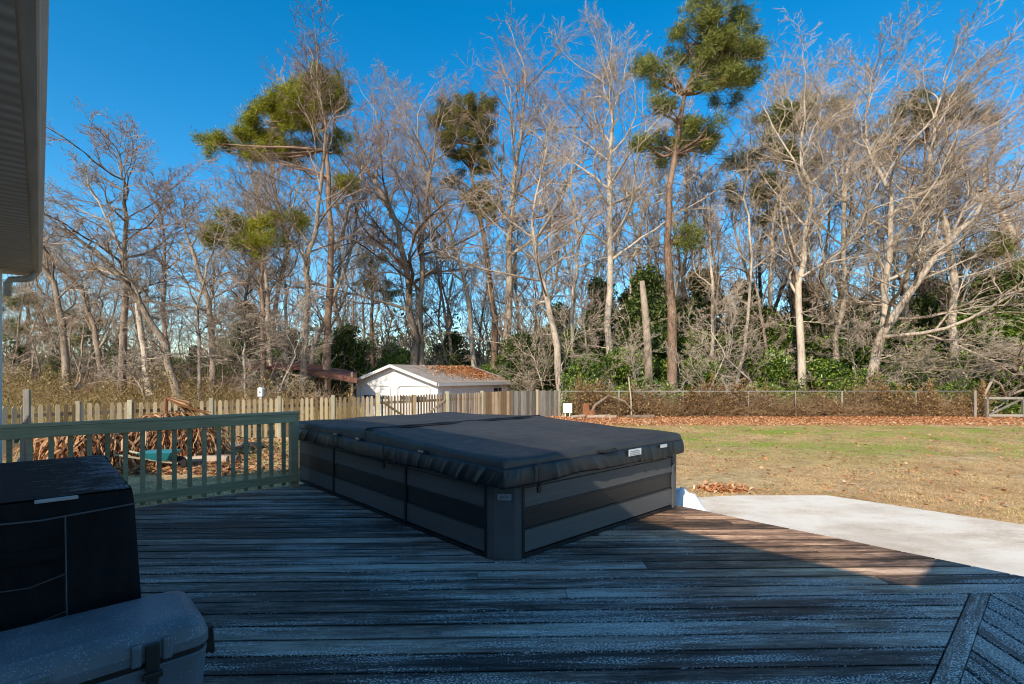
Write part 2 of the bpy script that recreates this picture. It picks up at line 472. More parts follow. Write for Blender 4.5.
M['trimgrey'] = simple('pale_grey_trim', (.50, .49, .46), (.62, .61, .58), 5, .6, .05)
M['shingle'] = simple('brown_grey_shingles', (.26, .21, .17), (.48, .41, .34), 14, .9, .4, (1, 1, 1), .3)
M['rustroof'] = simple('leaf_covered_red_roof', (.12, .045, .03), (.28, .12, .075), 5, .85, .5, usernd=.4, bdist=.05)
M['postbrown'] = simple('brown_shed_post', (.15, .10, .07), (.35, .25, .18), 5, .85, .2)
M['glass'] = simple('dark_window_glass', (.02, .03, .05), (.06, .08, .12), 2, .08, 0, spec=.8)
M['bark_pale'] = bark_mat('pale_grey_bark', (.13, .092, .065), (.68, .56, .43))
M['bark_mid'] = bark_mat('brown_grey_bark', (.06, .042, .03), (.44, .34, .25))
M['bark_pine'] = bark_mat('red_brown_pine_bark', (.07, .042, .03), (.38, .25, .17))
M['twig'] = bark_mat('grey_brown_twigs', (.13, .095, .068), (.66, .53, .40))
M['twig_red'] = bark_mat('reddish_budded_twigs', (.13, .075, .055), (.48, .345, .26))
M['twig_far'] = bark_mat('far_brown_twigs', (.11, .075, .05), (.48, .36, .25))
M['pine'] = leafmat('pine_needles', [(.2, (.03, .05, .012)), (.5, (.16, .19, .04)), (.8, (.46, .44, .11))], trans=.35)
M['pine_olive'] = leafmat('pine_needles_olive', [(.2, (.04, .045, .010)), (.5, (.15, .14, .03)), (.8, (.34, .30, .07))], trans=.35)
M['pine_yellow'] = leafmat('pine_needles_yellow', [(.2, (.05, .07, .008)), (.5, (.24, .25, .02)), (.8, (.50, .46, .05))], trans=.35)  # yellow-green needles of the two pines left of centre
M['holly'] = leafmat('glossy_evergreen_leaves', [(.2, (.02, .05, .010)), (.5, (.10, .17, .025)), (.85, (.32, .40, .06))], rough=.4, trans=.15, spec=.5)
M['holly_dark'] = leafmat('dark_evergreen_leaves', [(.2, (.018, .034, .010)), (.5, (.06, .095, .022)), (.85, (.17, .20, .05))], rough=.5, trans=.1)
M['bramble_leaf'] = leafmat('brown_bramble_leaves', [(.2, (.09, .045, .02)), (.5, (.29, .155, .06)), (.8, (.48, .33, .14))])
M['bramble'] = bark_mat('bramble_canes', (.14, .075, .03), (.58, .38, .20))
M['drygrass'] = leafmat('tall_dry_grass', [(.2, (.09, .06, .022)), (.5, (.32, .24, .07)), (.8, (.56, .43, .17))])
M['fallen'] = leafmat('fallen_leaves', [(.12, (.24, .08, .03)), (.4, (.60, .24, .09)), (.7, (.74, .42, .20)), (.9, (.80, .60, .36))], trans=.1)
M['lawn'] = leafmat('lawn_blades', [(.1, (.30, .16, .07)), (.35, (.62, .38, .17)), (.58, (.86, .58, .29)), (.64, (.34, .42, .04)), (.95, (.15, .28, .02))], trans=.2)
M['banana'] = leafmat('dried_banana_leaves', [(.2, (.13, .045, .018)), (.5, (.42, .19, .07)), (.8, (.68, .40, .20))], trans=.2)
M['gravel'] = simple('grey_gravel', (.06, .055, .05), (.35, .32, .30), 30, .9, .3, usernd=.9)
M['wire'] = simple('galvanised_wire', (.26, .24, .20), (.42, .39, .33), 10, .6, 0, metal=.2)
M['turq'] = simple('turquoise_paint', (.02, .22, .26), (.05, .36, .40), 6, .45, .1)
M['log'] = simple('cut_log', (.17, .11, .07), (.55, .42, .30), 9, .9, .8, usernd=.5)
M['rust'] = simple('orange_rust', (.22, .085, .035), (.50, .24, .10), 9, .9, .8)
M['tarp'] = simple('white_tarp', (.72, .72, .72), (.88, .88, .88), 4, .5, .2)
M['dirt'] = simple('brown_leaf_pile', (.06, .03, .015), (.22, .12, .06), 6, .9, .5)

# ------------------------------------------------------------------ world, sun, camera
el = math.atan(1/1.632)
sunv = Vector((-.71, -1.47, 1)).normalized()
wd = bpy.data.worlds.new('World'); sc.world = wd; wd.use_nodes = True
wn = wd.node_tree; wn.nodes.clear()
wo = wn.nodes.new('ShaderNodeOutputWorld'); bg = wn.nodes.new('ShaderNodeBackground')
sky = wn.nodes.new('ShaderNodeTexSky'); sky.sky_type = 'NISHITA'; sky.sun_disc = False
sky.sun_elevation = el; sky.sun_rotation = math.atan2(sunv.x, sunv.y) % (2*math.pi)
sky.air_density = 1.0; sky.dust_density = 0.5; sky.ozone_density = 3.0; sky.altitude = 0
hs = wn.nodes.new('ShaderNodeHueSaturation'); hs.inputs['Saturation'].default_value = 1.42; hs.inputs['Hue'].default_value = .492; hs.inputs['Value'].default_value = 1.42
tcw = wn.nodes.new('ShaderNodeTexCoord'); spw = wn.nodes.new('ShaderNodeSeparateXYZ'); mrw = wn.nodes.new('ShaderNodeMapRange')
wn.links.new(tcw.outputs['Generated'], spw.inputs[0]); wn.links.new(spw.outputs[2], mrw.inputs[0])
for i_, q_ in enumerate((.58, .80, 1.42, 1.30)): mrw.inputs[i_+1].default_value = q_
wn.links.new(mrw.outputs[0], hs.inputs['Saturation'])
wn.links.new(sky.outputs[0], hs.inputs['Color']); wn.links.new(hs.outputs[0], bg.inputs[0])
bg.inputs[1].default_value = 0.15
wn.links.new(bg.outputs[0], wo.inputs[0])
sl = bpy.data.lights.new('sun', 'SUN'); sl.energy = 5.0; sl.angle = R(.53); sl.color = (1.0, .89, .73)
so = bpy.data.objects.new('sun', sl); C.objects.link(so)
so.rotation_euler = sunv.to_track_quat('Z', 'Y').to_euler(); so.location = (-5, -20, 20)

cd = bpy.data.cameras.new('camera'); co = bpy.data.objects.new('camera', cd); C.objects.link(co)
co.location = (0, 0, CAMZ); co.rotation_euler = (R(90), 0, 0)
cd.lens = 18; cd.sensor_width = 36; cd.sensor_fit = 'HORIZONTAL'; cd.shift_y = 33/1024; cd.clip_end = 2000; cd.clip_start = .05
sc.camera = co
sc.cycles.filter_width = 1.1
sc.view_settings.view_transform = 'Standard'; sc.view_settings.look = 'None'; sc.view_settings.exposure = 0

# ------------------------------------------------------------------ ground
xs = np.concatenate([np.linspace(-600, -60, 10), np.linspace(-50, 50, 101), np.linspace(60, 600, 10)])
ys = np.concatenate([np.linspace(-200, -8, 8), np.linspace(-6, 70, 115), np.linspace(75, 900, 20)])
X, Y = np.meshgrid(xs, ys); Z = gz(X, Y)
rg = np.random.RandomState(3)
Z = Z + np.where((np.abs(X) < 50) & (Y > 8), rg.randn(*Z.shape)*.012, 0)
nx, ny = len(xs), len(ys)
I = np.arange(nx*ny).reshape(ny, nx)
Fq = np.stack([I[:-1, :-1], I[:-1, 1:], I[1:, 1:], I[1:, :-1]], -1).reshape(-1, 4)
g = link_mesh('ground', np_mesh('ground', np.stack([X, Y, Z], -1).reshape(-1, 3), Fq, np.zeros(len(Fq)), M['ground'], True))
tag(g, kind='structure')

# patio slab
mb = MB()
pts = [(690, 497.5), (740, 495.3), (827, 495.3), (871, 501.7), (945, 513), (1024, 524.6), (1120, 538)]
far = []
for px, py in pts:
    d = F*(CAMZ+.38)/(py-HOR); far.append(((px-512)/F*d, d))
near = [W(-3.5, 5.06), W(5.1, 5.06)]
pl = [(near[0].x, near[0].y)] + [far[-1]] + far[-2::-1] + [(near[1].x, near[1].y)]
pl = [(near[1].x, near[1].y), (near[0].x, near[0].y), (W(-3.5, 7.6).x, W(-3.5, 7.6).y)] + far[::-1]
mb.prism(pl, -.47, -.38, .5)
tag(mb.build('patio', M['concrete']), kind='structure')
# ------------------------------------------------------------------ deck boards
def clip(poly, planes):
    for (nx_, ny_, c) in planes:       # keep nx*x+ny*y >= c
        out = []
        for i in range(len(poly)):
            a = poly[i]; b = poly[(i+1) % len(poly)]
            da = nx_*a[0]+ny_*a[1]-c; db = nx_*b[0]+ny_*b[1]-c
            if da >= 0: out.append(a)
            if (da >= 0) != (db >= 0):
                t = da/(da-db); out.append((a[0]+(b[0]-a[0])*t, a[1]+(b[1]-a[1])*t))
        poly = out
        if len(poly) < 3: return None
    return poly

def boards(name, theta, regions, pitch, y_off, kind='structure'):
    """boards run along local X, object rotated by theta about z; regions: world half-planes"""
    c, s = math.cos(theta), math.sin(theta)
    mb = MB(); rr = random.Random(5)
    for k in range(-70, 90):
        y0 = y_off + k*pitch; y1 = y0 + pitch - .013
        cuts = [-12, rr.uniform(-6, -2), rr.uniform(-.5, 4.8), 12]
        for q in range(3):
            xa, xb = cuts[q], cuts[q+1]-.004
            rnd = rr.random(); dz = rr.uniform(-.0018, .0012); tl = rr.uniform(-.001, .001)
            for reg in regions:
                planes = [(nx_*c+ny_*s, -nx_*s+ny_*c, cc) for nx_, ny_, cc in reg]
                po = clip([(xa, y0), (xb, y0), (xb, y1), (xa, y1)], planes)
                if not po: continue
                mb.prism(po, -.035, dz, rnd)
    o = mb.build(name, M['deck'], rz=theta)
    m = o.modifiers.new('bev', 'BEVEL'); m.width = .003; m.segments = 1; m.limit_method = 'ANGLE'; m.angle_limit = R(60)
    return tag(o, kind=kind)

u_n = (-VY, VX); v_n = (VX, VY)
M['deck'] = deck_mat(0.0, .1555, False)
def ge(n, c): return (n[0], n[1], c)
def le(n, c): return (-n[0], -n[1], -c)
thm = R(1.5)
bn = (-math.sin(thm), math.cos(thm))     # perpendicular to main boards
S0 = W(.40, 4.41); seam = bn[0]*S0.x + bn[1]*S0.y
pitch = .1555
import_off = seam % pitch
regA = [ge(u_n, .425), le(u_n, 6.66), ge(v_n, -.28), le(v_n, 5.03)]
regB = [le(u_n, .4249), ge(u_n, -5), le(v_n, 5.03), (bn[0], bn[1], seam+.0)]
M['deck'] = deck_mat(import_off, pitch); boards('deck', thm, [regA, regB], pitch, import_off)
th2 = R(90-7)
regC = [le(u_n, .33), ge(u_n, -5), ge(v_n, -.28), le(v_n, 5.03), (-bn[0], -bn[1], -(seam-.008))]
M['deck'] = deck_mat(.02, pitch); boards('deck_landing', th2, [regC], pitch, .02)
mb = MB()
po = clip([(-.28, .333), (5.0, .333), (5.0, .417), (-.28, .417)], [(-(bn[0]*VX+bn[1]*VY), -(-bn[0]*VY+bn[1]*VX), -(seam-.004))])
M['deck'] = deck_mat(0.0, .1555, False)
mb.prism(po, -.035, .003, .35)
o = mb.build('deck_border_board', M['deck'], rz=ANG, bevel=.003); tag(o, kind='structure')
mb = MB()
mb.box((2.36, .8, -.115), (5.28, 11.64, .15), rnd=.2)
mb.box((5.045-.02, .8, -.13), (.03, 11.66, .185), rnd=.5)
mb.box((2.37, 6.64, -.13), (5.3, .03, .185), rnd=.5)
tag(mb.build('deck_frame', M['deck_dark'], rz=ANG), kind='structure')

# ------------------------------------------------------------------ house
hs_root = empty('house', (0, 0, 0), ANG, 'white sided house whose beige eave and gutter overhang the deck', 'house')
mb = MB()
mb.box((-4.335, 0.1, 1.07), (8.0, 15.9, 3.04), rnd=.5)
mb.build('wall', M['siding'], hs_root)
mb = MB(); mb.box((-.330, 8.04, 1.07), (.05, .05, 3.04)); mb.build('corner_trim', M['white'], hs_root)
mb = MB(); mb.box((-.192, .28, 2.592), (.266, 16.26, .02)); mb.build('soffit', M['soffit'], hs_root)
mb = MB(); mb.box((-.072, .28, 2.69), (.02, 16.3, .17)); mb.build('fascia', M['gutter'], hs_root)
mb = MB()
# K-style gutter profile (x across, z up), from u=-1.4 to 8.26
prof = [(x+.022, z-.012) for x, z in [(-.083, 2.61), (-.03, 2.61), (-.022, 2.618), (-.018, 2.645), (0.0, 2.68), (.004, 2.74), (-.004, 2.742), (-.010, 2.69), (-.03, 2.655), (-.035, 2.625), (-.083, 2.622)]]
ya, yb = -1.4, 8.45
n = len(prof); vs = [(x, ya, z) for x, z in prof] + [(x, yb, z) for x, z in prof]
mb._add(vs, [(i, (i+1) % n, n+(i+1) % n, n+i) for i in range(n)], .4)
mb.poly([(x, yb+.002, z) for x, z in prof[:6]] + [(-.083, yb+.002, 2.742)])
for k in range(12): mb.box((-.05, ya+.2+k*.8, 2.6085), (.06, .012, .004), rnd=.1)
gt = mb.build('gutter', M['gutter'], hs_root)
mb = MB()
mb.tube([(-.05, 8.17, 2.62), (-.05, 8.17, 2.56), (-.09, 8.17, 2.52), (-.17, 8.17, 2.50), (-.24, 8.17, 2.49), (-.27, 8.17, 2.44), (-.27, 8.17, 2.30)], .036, 12)
mb.tube([(-.05, 8.17, 2.605), (-.05, 8.17, 2.585)], .045, 14)
mb.build('downspout_elbow', M['gutter'], hs_root, smooth=True)
mb = MB()
def slab(mb, P, th):
    n = len(P); vs = list(P) + [(x, y, z-th) for x, y, z in P]
    mb._add(vs, [tuple(range(n)), tuple(range(2*n-1, n-1, -1))] + [(i, n+i, n+(i+1) % n, (i+1) % n) for i in range(n)], .5)
slab(mb, [(.02, -8.2, 2.79), (.02, 8.30, 2.79), (-4.3, 8.30, 3.5), (-4.3, -8.2, 3.5)][::1], .05)
slab(mb, [(-4.3, -8.2, 3.5), (-4.3, 8.30, 3.5), (-8.8, 8.30, 2.72), (-8.8, -8.2, 2.72)], .05)
mb.build('roof', M['shingle'], hs_root)
mb = MB()
for yy in (8.04, -7.84):
    mb = MB(); mb._add([(-.32, yy, 2.585), (-8.28, yy, 2.585), (-4.3, yy, 3.44)], [(0, 1, 2)], .5)
    mb.build('gable_wall', M['siding'], hs_root)
# porch roof behind the camera that shades the near end of the deck
mb = MB(); mb.box((.55, -4.33, 2.70), (1.1, 6.7, .16)); mb.build('porch_roof', M['shingle'], hs_root)
for yy in (-5.1, -7.6):
    mb = MB(); mb.box((1.02, yy, 1.31), (.1, .1, 2.6)); mb.build('porch_post', M['white'], hs_root)

# ------------------------------------------------------------------ railing
rr_ = empty('deck_railing', W(6.53, -.27, 0), ANG, 'green grey wooden deck railing with square balusters at the left end of the deck', 'railing')
L = 2.34+.27
mb = MB(); mb.box((L/2, -.03, .865), (L, .036, .10), rnd=.5); mb.build('top_rail', M['rail_h'], rr_, bevel=.004)
mb = MB(); mb.box((L/2+.02, 0.0, .932), (L+.06, .10, .030), rnd=.6); mb.build('rail_cap', M['rail_h'], rr_, bevel=.005)
mb = MB(); mb.box((L/2+.01, -.03, .128), (L+.02, .036, .092), rnd=.4); mb.build('bottom_rail', M['rail_h'], rr_, bevel=.004)
mb = MB(); mb.box((L+.0, .04, .45), (.095, .095, .935), rnd=.5); mb.build('post', M['rail'], rr_, bevel=.005)
k = 0
v0 = 2.21+.27
while v0-k*.142 > .05:
    mb = MB(); x = v0-k*.142+random.uniform(-.004, .004)
    mb.box((x, .011, .475), (.040, .040, .87)); mb.build('baluster', M['rail'], rr_, bevel=.002); k += 1

# ------------------------------------------------------------------ spa
spa = empty('swim_spa', W(0, 0, 0), ANG, 'large grey panelled hot tub set on the deck beside the railing', 'hot tub')
U0, U1, V0, V1 = 2.80, 6.95, 2.50, 4.93
ch = .19; TP = .70
mb = MB()    # core body, dark
body = [(V0+.03, U0+ch+.02), (V0+ch+.02, U0+.03), (V1-.05, U0+.03), (V1-.03, U0+.05), (V1-.03, U1-.05), (V1-.05, U1-.03), (V0+.05, U1-.03), (V0+.03, U1-.05)]
mb.prism(body, .0, .69, .5); mb.build('shell', M['panel_black'], spa)
def panel_face(axis, a, b, flip=1):
    """side panels: horizontal courses with a dark band; axis 'L' = face at v=V0 along u, 'R' = face at u=U0 along v"""
    def bx(mb, s0, s1, z0, z1, out, rnd=None):
        if axis == 'L': mb.box((V0+.03-out/2, (s0+s1)/2, (z0+z1)/2), (out, s1-s0, z1-z0), rnd=rnd)
        elif axis == 'R': mb.box(((s0+s1)/2, U0+.03-out/2, (z0+z1)/2), (s1-s0, out, z1-z0), rnd=rnd)
    g1 = MB()
    for (z0, z1) in ((.045, .215), (.385, .535), (.540, .62)): bx(g1, a, b, z0, z1, .024)
    g1.build('side_panel', M['panel'], spa, bevel=.003)
    g2 = MB(); bx(g2, a, b, .228, .372, .020)
    for zc in (.2205, .3785): bx(g2, a, b, zc-.006, zc+.006, .030, .9)
    g2.build('dark_band', M['panel_band'], spa, bevel=.002)
    g3 = MB(); bx(g3, a, b, .004, .036, .028); g3.build('base_trim', M['panel_black'], spa)
panel_face('L', 3.02, 4.155); panel_face('L', 4.185, 5.745); panel_face('L', 5.775, 6.80)
panel_face('R', 2.715, 4.86)
for s in (4.17, 5.76):
    mb = MB(); mb.box((V0+.012, s, .33), (.036, .030, .64)); mb.build('panel_divider', M['panel_black'], spa, bevel=.002)
for p_ in ((V0+.012, 3.005, .036, .028), (2.70, U0+.012, .028, .036)):
    mb = MB(); mb.box((p_[0], p_[1], .33), (p_[2], p_[3], .64)); mb.build('panel_divider', M['panel_black'], spa, bevel=.002)
mb = MB()
pp = [(V0, U0+ch), (V0+.025, U0+ch-.055), (V0+ch-.055, U0+.025), (V0+ch, U0), (V0+ch, U0+.08), (V0+.08, U0+ch)]
mb.prism(pp, .003, .64, .5); cp = mb.build('corner_post', M['post_grey'], spa, bevel=.004)
mb = MB(); mb.box((V1-.03, U0+.02, .33), (.07, .06, .65)); mb.build('corner_post', M['post_grey'], spa, bevel=.008)
# badge on chamfer
cen = Vector((V0+.11-.0, U0+.085, .475)); dirx = Vector((1, -1, 0)).normalized()
cen = Vector(((V0+.025+V0+ch-.055)/2, (U0+ch-.055+U0+.025)/2, .478)) + Vector((-1, -1, 0)).normalized()*.004
MM = Matrix((dirx, Vector((1, 1, 0)).normalized(), Vector((0, 0, 1)))).transposed()
mb = MB(); mb.box(cen, (.105, .006, .046), M=MM); bd = mb.build('badge', M['steel'], spa)
mb = MB()
for i, (w_, h_) in enumerate(((.010, .022), (.006, .016), (.008, .020), (.008, .014))):
    mb.box(cen + Vector((-1, -1, 0)).normalized()*.0042 + dirx*(-.024+i*.016), (w_, .002, h_), M=MM)
mb.build('badge_mark', M['print'], bd)

# cover: slab of two tapered halves
def cover_half(u0, u1, z_in, z_out):
    """grid surface with rounded edges. u0 outer side or inner side"""
    nu, nv = 26, 34; mb = MB(); ov = .045
    va, vb = V0-ov, V1+ov
    vs = []; rr = random.Random(3)
    def top(u, v):
        t = (u-u0)/(u1-u0)
        z = z_in*t + z_out*(1-t)
        # soft sag and puckers
        z += .006*math.sin(v*5+u*3) + .004*math.sin(v*11-u*7)
        return z
    us = [u0+(u1-u0)*i/(nu) for i in range(nu+1)]; vv = [va+(vb-va)*j/nv for j in range(nv+1)]
    # snap edges for rounding
    eps = .028
    sgn = 1 if u1 > u0 else -1
    us = [u0, u0+sgn*.006, u0+sgn*.018, u0+sgn*.04] + us[1:-1] + [u1-sgn*.03, u1]
    vv = [va, va+.006, va+.018, va+.04] + vv[1:-1] + [vb-.04, vb-.018, vb-.006, vb]
    us = sorted(us, reverse=sgn < 0); vv = sorted(vv)
    def drop(d):
        if d >= .04: return 0
        return .03*(1-math.sqrt(max(0, 1-((.04-d)/.04)**2)))
    NU, NV = len(us), len(vv)
    for u in us:
        for v in vv:
            d1 = abs(u-u0); d2 = min(v-va, vb-v)
            cx = 0
            z = top(u, v) - drop(d1) - drop(d2)
            # cut corners rounded
            vs.append((v, u, z))
    fs = []
    for i in range(NU-1):
        for j in range(NV-1):
            a = i*NV+j
            q = (a, a+1, a+NV+1, a+NV)
            fs.append(q if sgn < 0 else q[::-1])
    # sides down to zb
    rim = [i*NV for i in range(NU)] + [(NU-1)*NV+j for j in range(1, NV)] + [i*NV+NV-1 for i in range(NU-2, -1, -1)] + [j for j in range(NV-2, 0, -1)]
    b = len(vs)
    for idx in rim:
        x, y, z = vs[idx]; vs.append((x, y, .702 + .004*math.sin(x*9+y*7)))
    n = len(rim)
    for i in range(n):
        q = (rim[i], rim[(i+1) % n], b+(i+1) % n, b+i)
        fs.append(q)
    mb._add(vs, fs, .5)
    o = mb.build('cover_half', M['vinyl'], None, smooth=True)
    return o
cov = empty('spa_cover', W(0, 0, 0), ANG, 'black folding vinyl cover lying over the hot tub', 'hot tub cover')
UF = 4.86
for (a, b_) in ((U0-.045, UF-.006), (U1+.045, UF+.006)):
    o = cover_half(a, b_, .845, .785); o.parent = cov
    bm = bmesh.new(); bm.from_mesh(o.data); bmesh.ops.recalc_face_normals(bm, faces=bm.faces); bm.to_mesh(o.data); bm.free()
# raised hinge strip
mb = MB()
segs = 30
pts_ = [(V0-.05+(V1-V0+.1)*i/segs, UF-.02, .852+.003*math.sin(i*1.3)) for i in range(segs+1)]
mb.tube(pts_, .010, 8)
for i in range(segs):
    x0, x1 = pts_[i][0], pts_[i+1][0]
    mb.poly([(x0, UF-.10, .8475), (x1, UF-.10, .8475), (x1, UF+.09, .8485), (x0, UF+.09, .8485)], .5)
mb.build('fold_hinge', M['skirt'], cov, smooth=True)
mb = MB()
for (a_, b2) in (((V0-.047, U1+.04), (V0-.047, U0-.047)), ((V0-.047, U0-.047), (V1+.047, U0-.047)), ((V1+.047, U0-.047), (V1+.047, U1+.04))):
    mb = MB(); pp_ = [(a_[0]+(b2[0]-a_[0])*i/20, a_[1]+(b2[1]-a_[1])*i/20, .708+.003*math.sin(i*1.7)) for i in range(21)]
    mb.tube(pp_, .0055, 6); mb.build('piping', M['skirt'], cov, smooth=True)
# skirt with wrinkles along perimeter
def skirt():
    mb = MB(); ov = .05
    cor = [(V0-ov, U1+ov), (V0-ov, U0-ov), (V1+ov, U0-ov), (V1+ov, U1+ov)]
    path = []
    def seg(a, b, n):
        for i in range(n): path.append(((a[0]+(b[0]-a[0])*i/n, a[1]+(b[1]-a[1])*i/n)))
    seg(cor[0], cor[1], 760); seg(cor[1], cor[2], 460); seg(cor[2], cor[3], 120); seg(cor[3], cor[0], 80)
    n = len(path); rows = 9
    rs = random.Random(9)
    ph = [rs.uniform(0, 6.28) for _ in range(12)]
    vs = []
    # normals
    s = 0
    for i, (x, y) in enumerate(path):
        xp, yp = path[i-1]; xn, yn = path[(i+1) % n]
        tx, ty = xn-xp, yn-yp; l = math.hypot(tx, ty); nx_, ny_ = -ty/l, tx/l
        # make outward
        cx_, cy_ = (V0+V1)/2, (U0+U1)/2
        if nx_*(x-cx_)+ny_*(y-cy_) < 0: nx_, ny_ = -nx_, -ny_
        if i: s += math.hypot(x-xp, y-yp)
        gather = .5+.5*math.sin(s*2.1+ph[0])*math.sin(s*3.7+ph[1])
        for r in range(rows):
            t = r/(rows-1)
            zz = .722 - .14*t - .007*math.sin(s*3.1+ph[2])*t - .006*math.sin(s*7.3+ph[3])*t
            bul = .012*math.sin(t*math.pi*.8) + .004 + .014*t
            dg = s + .10*t*math.sin(s*1.9+ph[7]); fold = (1-abs(math.sin(dg*11+ph[4]+2.2*math.sin(dg*1.9))))**2.2*1.3 + (1-abs(math.sin(dg*23+ph[5]+1.7*math.sin(dg*3.1))))**2*.55*(.5+.5*math.sin(dg*4.7)) + .12*math.sin(dg*61)
            amp = .014*(.2+gather)*min(1, .25+t*1.4)
            off = bul + amp*(fold-.5)
            vs.append((x+nx_*off, y+ny_*off, zz))
    fs = []
    for i in range(n):
        i2 = (i+1) % n
        for r in range(rows-1): fs.append((i*rows+r, i*rows+r+1, i2*rows+r+1, i2*rows+r))
    mb._add(vs, fs, .5)
    o = mb.build('skirt', M['skirt'], cov, smooth=True)
    sm = o.modifiers.new('sol', 'SOLIDIFY'); sm.thickness = .004
skirt()
def strap(x, y, nx_, ny_):
    mb = MB()
    tx, ty = -ny_, nx_
    rz = math.atan2(ty, tx)
    mb.bar((x+nx_*.045, y+ny_*.045, .735), (x+nx_*.055, y+ny_*.055, .60), .028, .003, up=(nx_, ny_, 0))
    mb.bar((x+nx_*.055, y+ny_*.055, .60), (x+nx_*.03, y+ny_*.03, .535), .028, .003, up=(nx_, ny_, 0))
    s_ = mb.build('strap', M['rubber'], cov)
    mb = MB(); mb.box((x+nx_*.045, y+ny_*.045, .535), (.040, .018, .05), rz=rz); mb.build('buckle', M['rubber'], s_, bevel=.004)
for (x, y, a, b_) in ((2.78, U0-.045, 0, -1), (4.72, U0-.045, 0, -1), (V0-.045, 4.42, -1, 0), (V0-.045, 5.55, -1, 0)):
    strap(x, y, a, b_)
def plate(name, x0, x1, z0, z1, mat, marks=0):
    mb = MB(); yy = U0-.084
    mb.box(((x0+x1)/2, yy, (z0+z1)/2), (x1-x0, .003, z1-z0)); o = mb.build(name, mat, cov)
    o.rotation_euler = (0, 0, 0)
    if marks:
        m2 = MB()
        for r in range(3):
            xx = x0+.02
            while xx < x1-.03:
                w_ = random.uniform(.006, .018); m2.box((xx+w_/2, yy-.0025, z1-.018-r*.016), (w_, .002, .006)); xx += w_+.006
        m2.build('printed_line', M['print'], o)
plate('warning_label', 3.96, 4.16, .655, .715, M['label'], 1)
plate('small_label', 4.50, 4.62, .680, .712, M['label'], 0)
for yy in (3.78, 4.98, 5.52):
    mb = MB(); mb.tube([(V0-.052, yy-.05, .735), (V0-.075, yy-.035, .728), (V0-.075, yy+.035, .728), (V0-.052, yy+.05, .735)], .007, 8)
    mb.box((V0-.050, yy, .738), (.004, .12, .02)); mb.build('carry_handle', M['rubber'], cov)
    mb = MB(); mb.box((V0-.084, yy, .742), (.006, .085, .018)); mb.build('handle_rivet', M['steel'], cov)
mb = MB(); mb.tube([(3.55, U0-.05, .735), (3.6, U0-.08, .73), (3.75, U0-.08, .73), (3.8, U0-.05, .735)], .012, 8); mb.build('carry_handle', M['rubber'], cov)

# ------------------------------------------------------------------ grill under cover
gr = empty('covered_grill', W(3.36, -.0, 0), ANG, 'black fabric covered grill against the house wall behind the cooler', 'grill')
def draped(x0, x1, y0, y1, h, flare, mat, name, parent):
    n = 22; rows = 16; mb = MB(); per = []
    def seg(a, b, k):
        for i in range(k): per.append((a[0]+(b[0]-a[0])*i/k, a[1]+(b[1]-a[1])*i/k))
    seg((x0, y0), (x1, y0), n); seg((x1, y0), (x1, y1), n+10); seg((x1, y1), (x0, y1), n); seg((x0, y1), (x0, y0), n+10)
    N = len(per); cx_, cy_ = (x0+x1)/2, (y0+y1)/2; vs = []
    for r in range(rows):
        t = r/(rows-1); z = h-.012 - (h-.03)*t
        for i, (x, y) in enumerate(per):
            fl = 1 + flare*t
            w_ = .012*math.sin(i*.75+3*math.sin(i*.21))*(t**.7) + .005*math.sin(i*1.9+t*6)
            nx_, ny_ = x-cx_, y-cy_; l = math.hypot(nx_, ny_)
            inset = .012 if r == 0 else 0
            vs.append((cx_+(x-cx_)*fl + nx_/l*(w_-inset), cy_+(y-cy_)*fl+ny_/l*(w_-inset), z))
    fs = [(r*N+i, (r+1)*N+i, (r+1)*N+(i+1) % N, r*N+(i+1) % N) for r in range(rows-1) for i in range(N)]
    # top grid
    b = len(vs); K = 14
    for i in range(K+1):
        for j in range(K+1):
            x = x0+.014+(x1-x0-.028)*i/K; y = y0+.014+(y1-y0-.028)*j/K
            vs.append((x, y, h + .006*math.sin(x*9+1)*math.sin(y*5) - (.006 if i in (0, K) or j in (0, K) else 0)))
    fs += [(b+i*(K+1)+j, b+(i+1)*(K+1)+j, b+(i+1)*(K+1)+j+1, b+i*(K+1)+j+1) for i in range(K) for j in range(K)]
    mb._add(vs, fs, .5)
    return mb.build(name, mat, parent, smooth=True)
GX0, GX1, GY0, GY1, GH = -.27, .30, -.64, .64, .92
draped(GX0, GX1, GY0, GY1, GH, .10, M['grillcloth'], 'cover', gr)
mb = MB()   # overlapping top band hem
mb.tube([(GX0, GY0-.016, GH-.07), (0, GY0-.020, GH-.085), (GX1+.004, GY0-.016, GH-.07)], .0035, 6)
for x in (-.135, .075):
    mb.tube([(x, GY0-.02, GH-.08), (x+.003, GY0-.055, .5), (x+.014, GY0-.085, .05)], .0028, 6)
for z in (.615, .47): mb.tube([(-.13, GY0-.05-(.62-z)*.05, z-.015), (-.03, GY0-.055-(.62-z)*.05, z-.022), (.08, GY0-.05-(.62-z)*.05, z+.004)], .0025, 6)
mb.build('seam', M['seam'], gr)
mb = MB(); mb.box((-.03, GY0-.022, .70), (.2, .012, .05)); mb.build('vent_flap', M['grillcloth'], gr, bevel=.005)
for (x, w_) in ((.105, .13), (-.135, .12)):
    mb = MB(); mb.box((x-.055, GY0-.012, GH-.012), (w_, .012, .014), rz=0); mb.build('reflective_strip', M['reflect'], gr, bevel=.003)

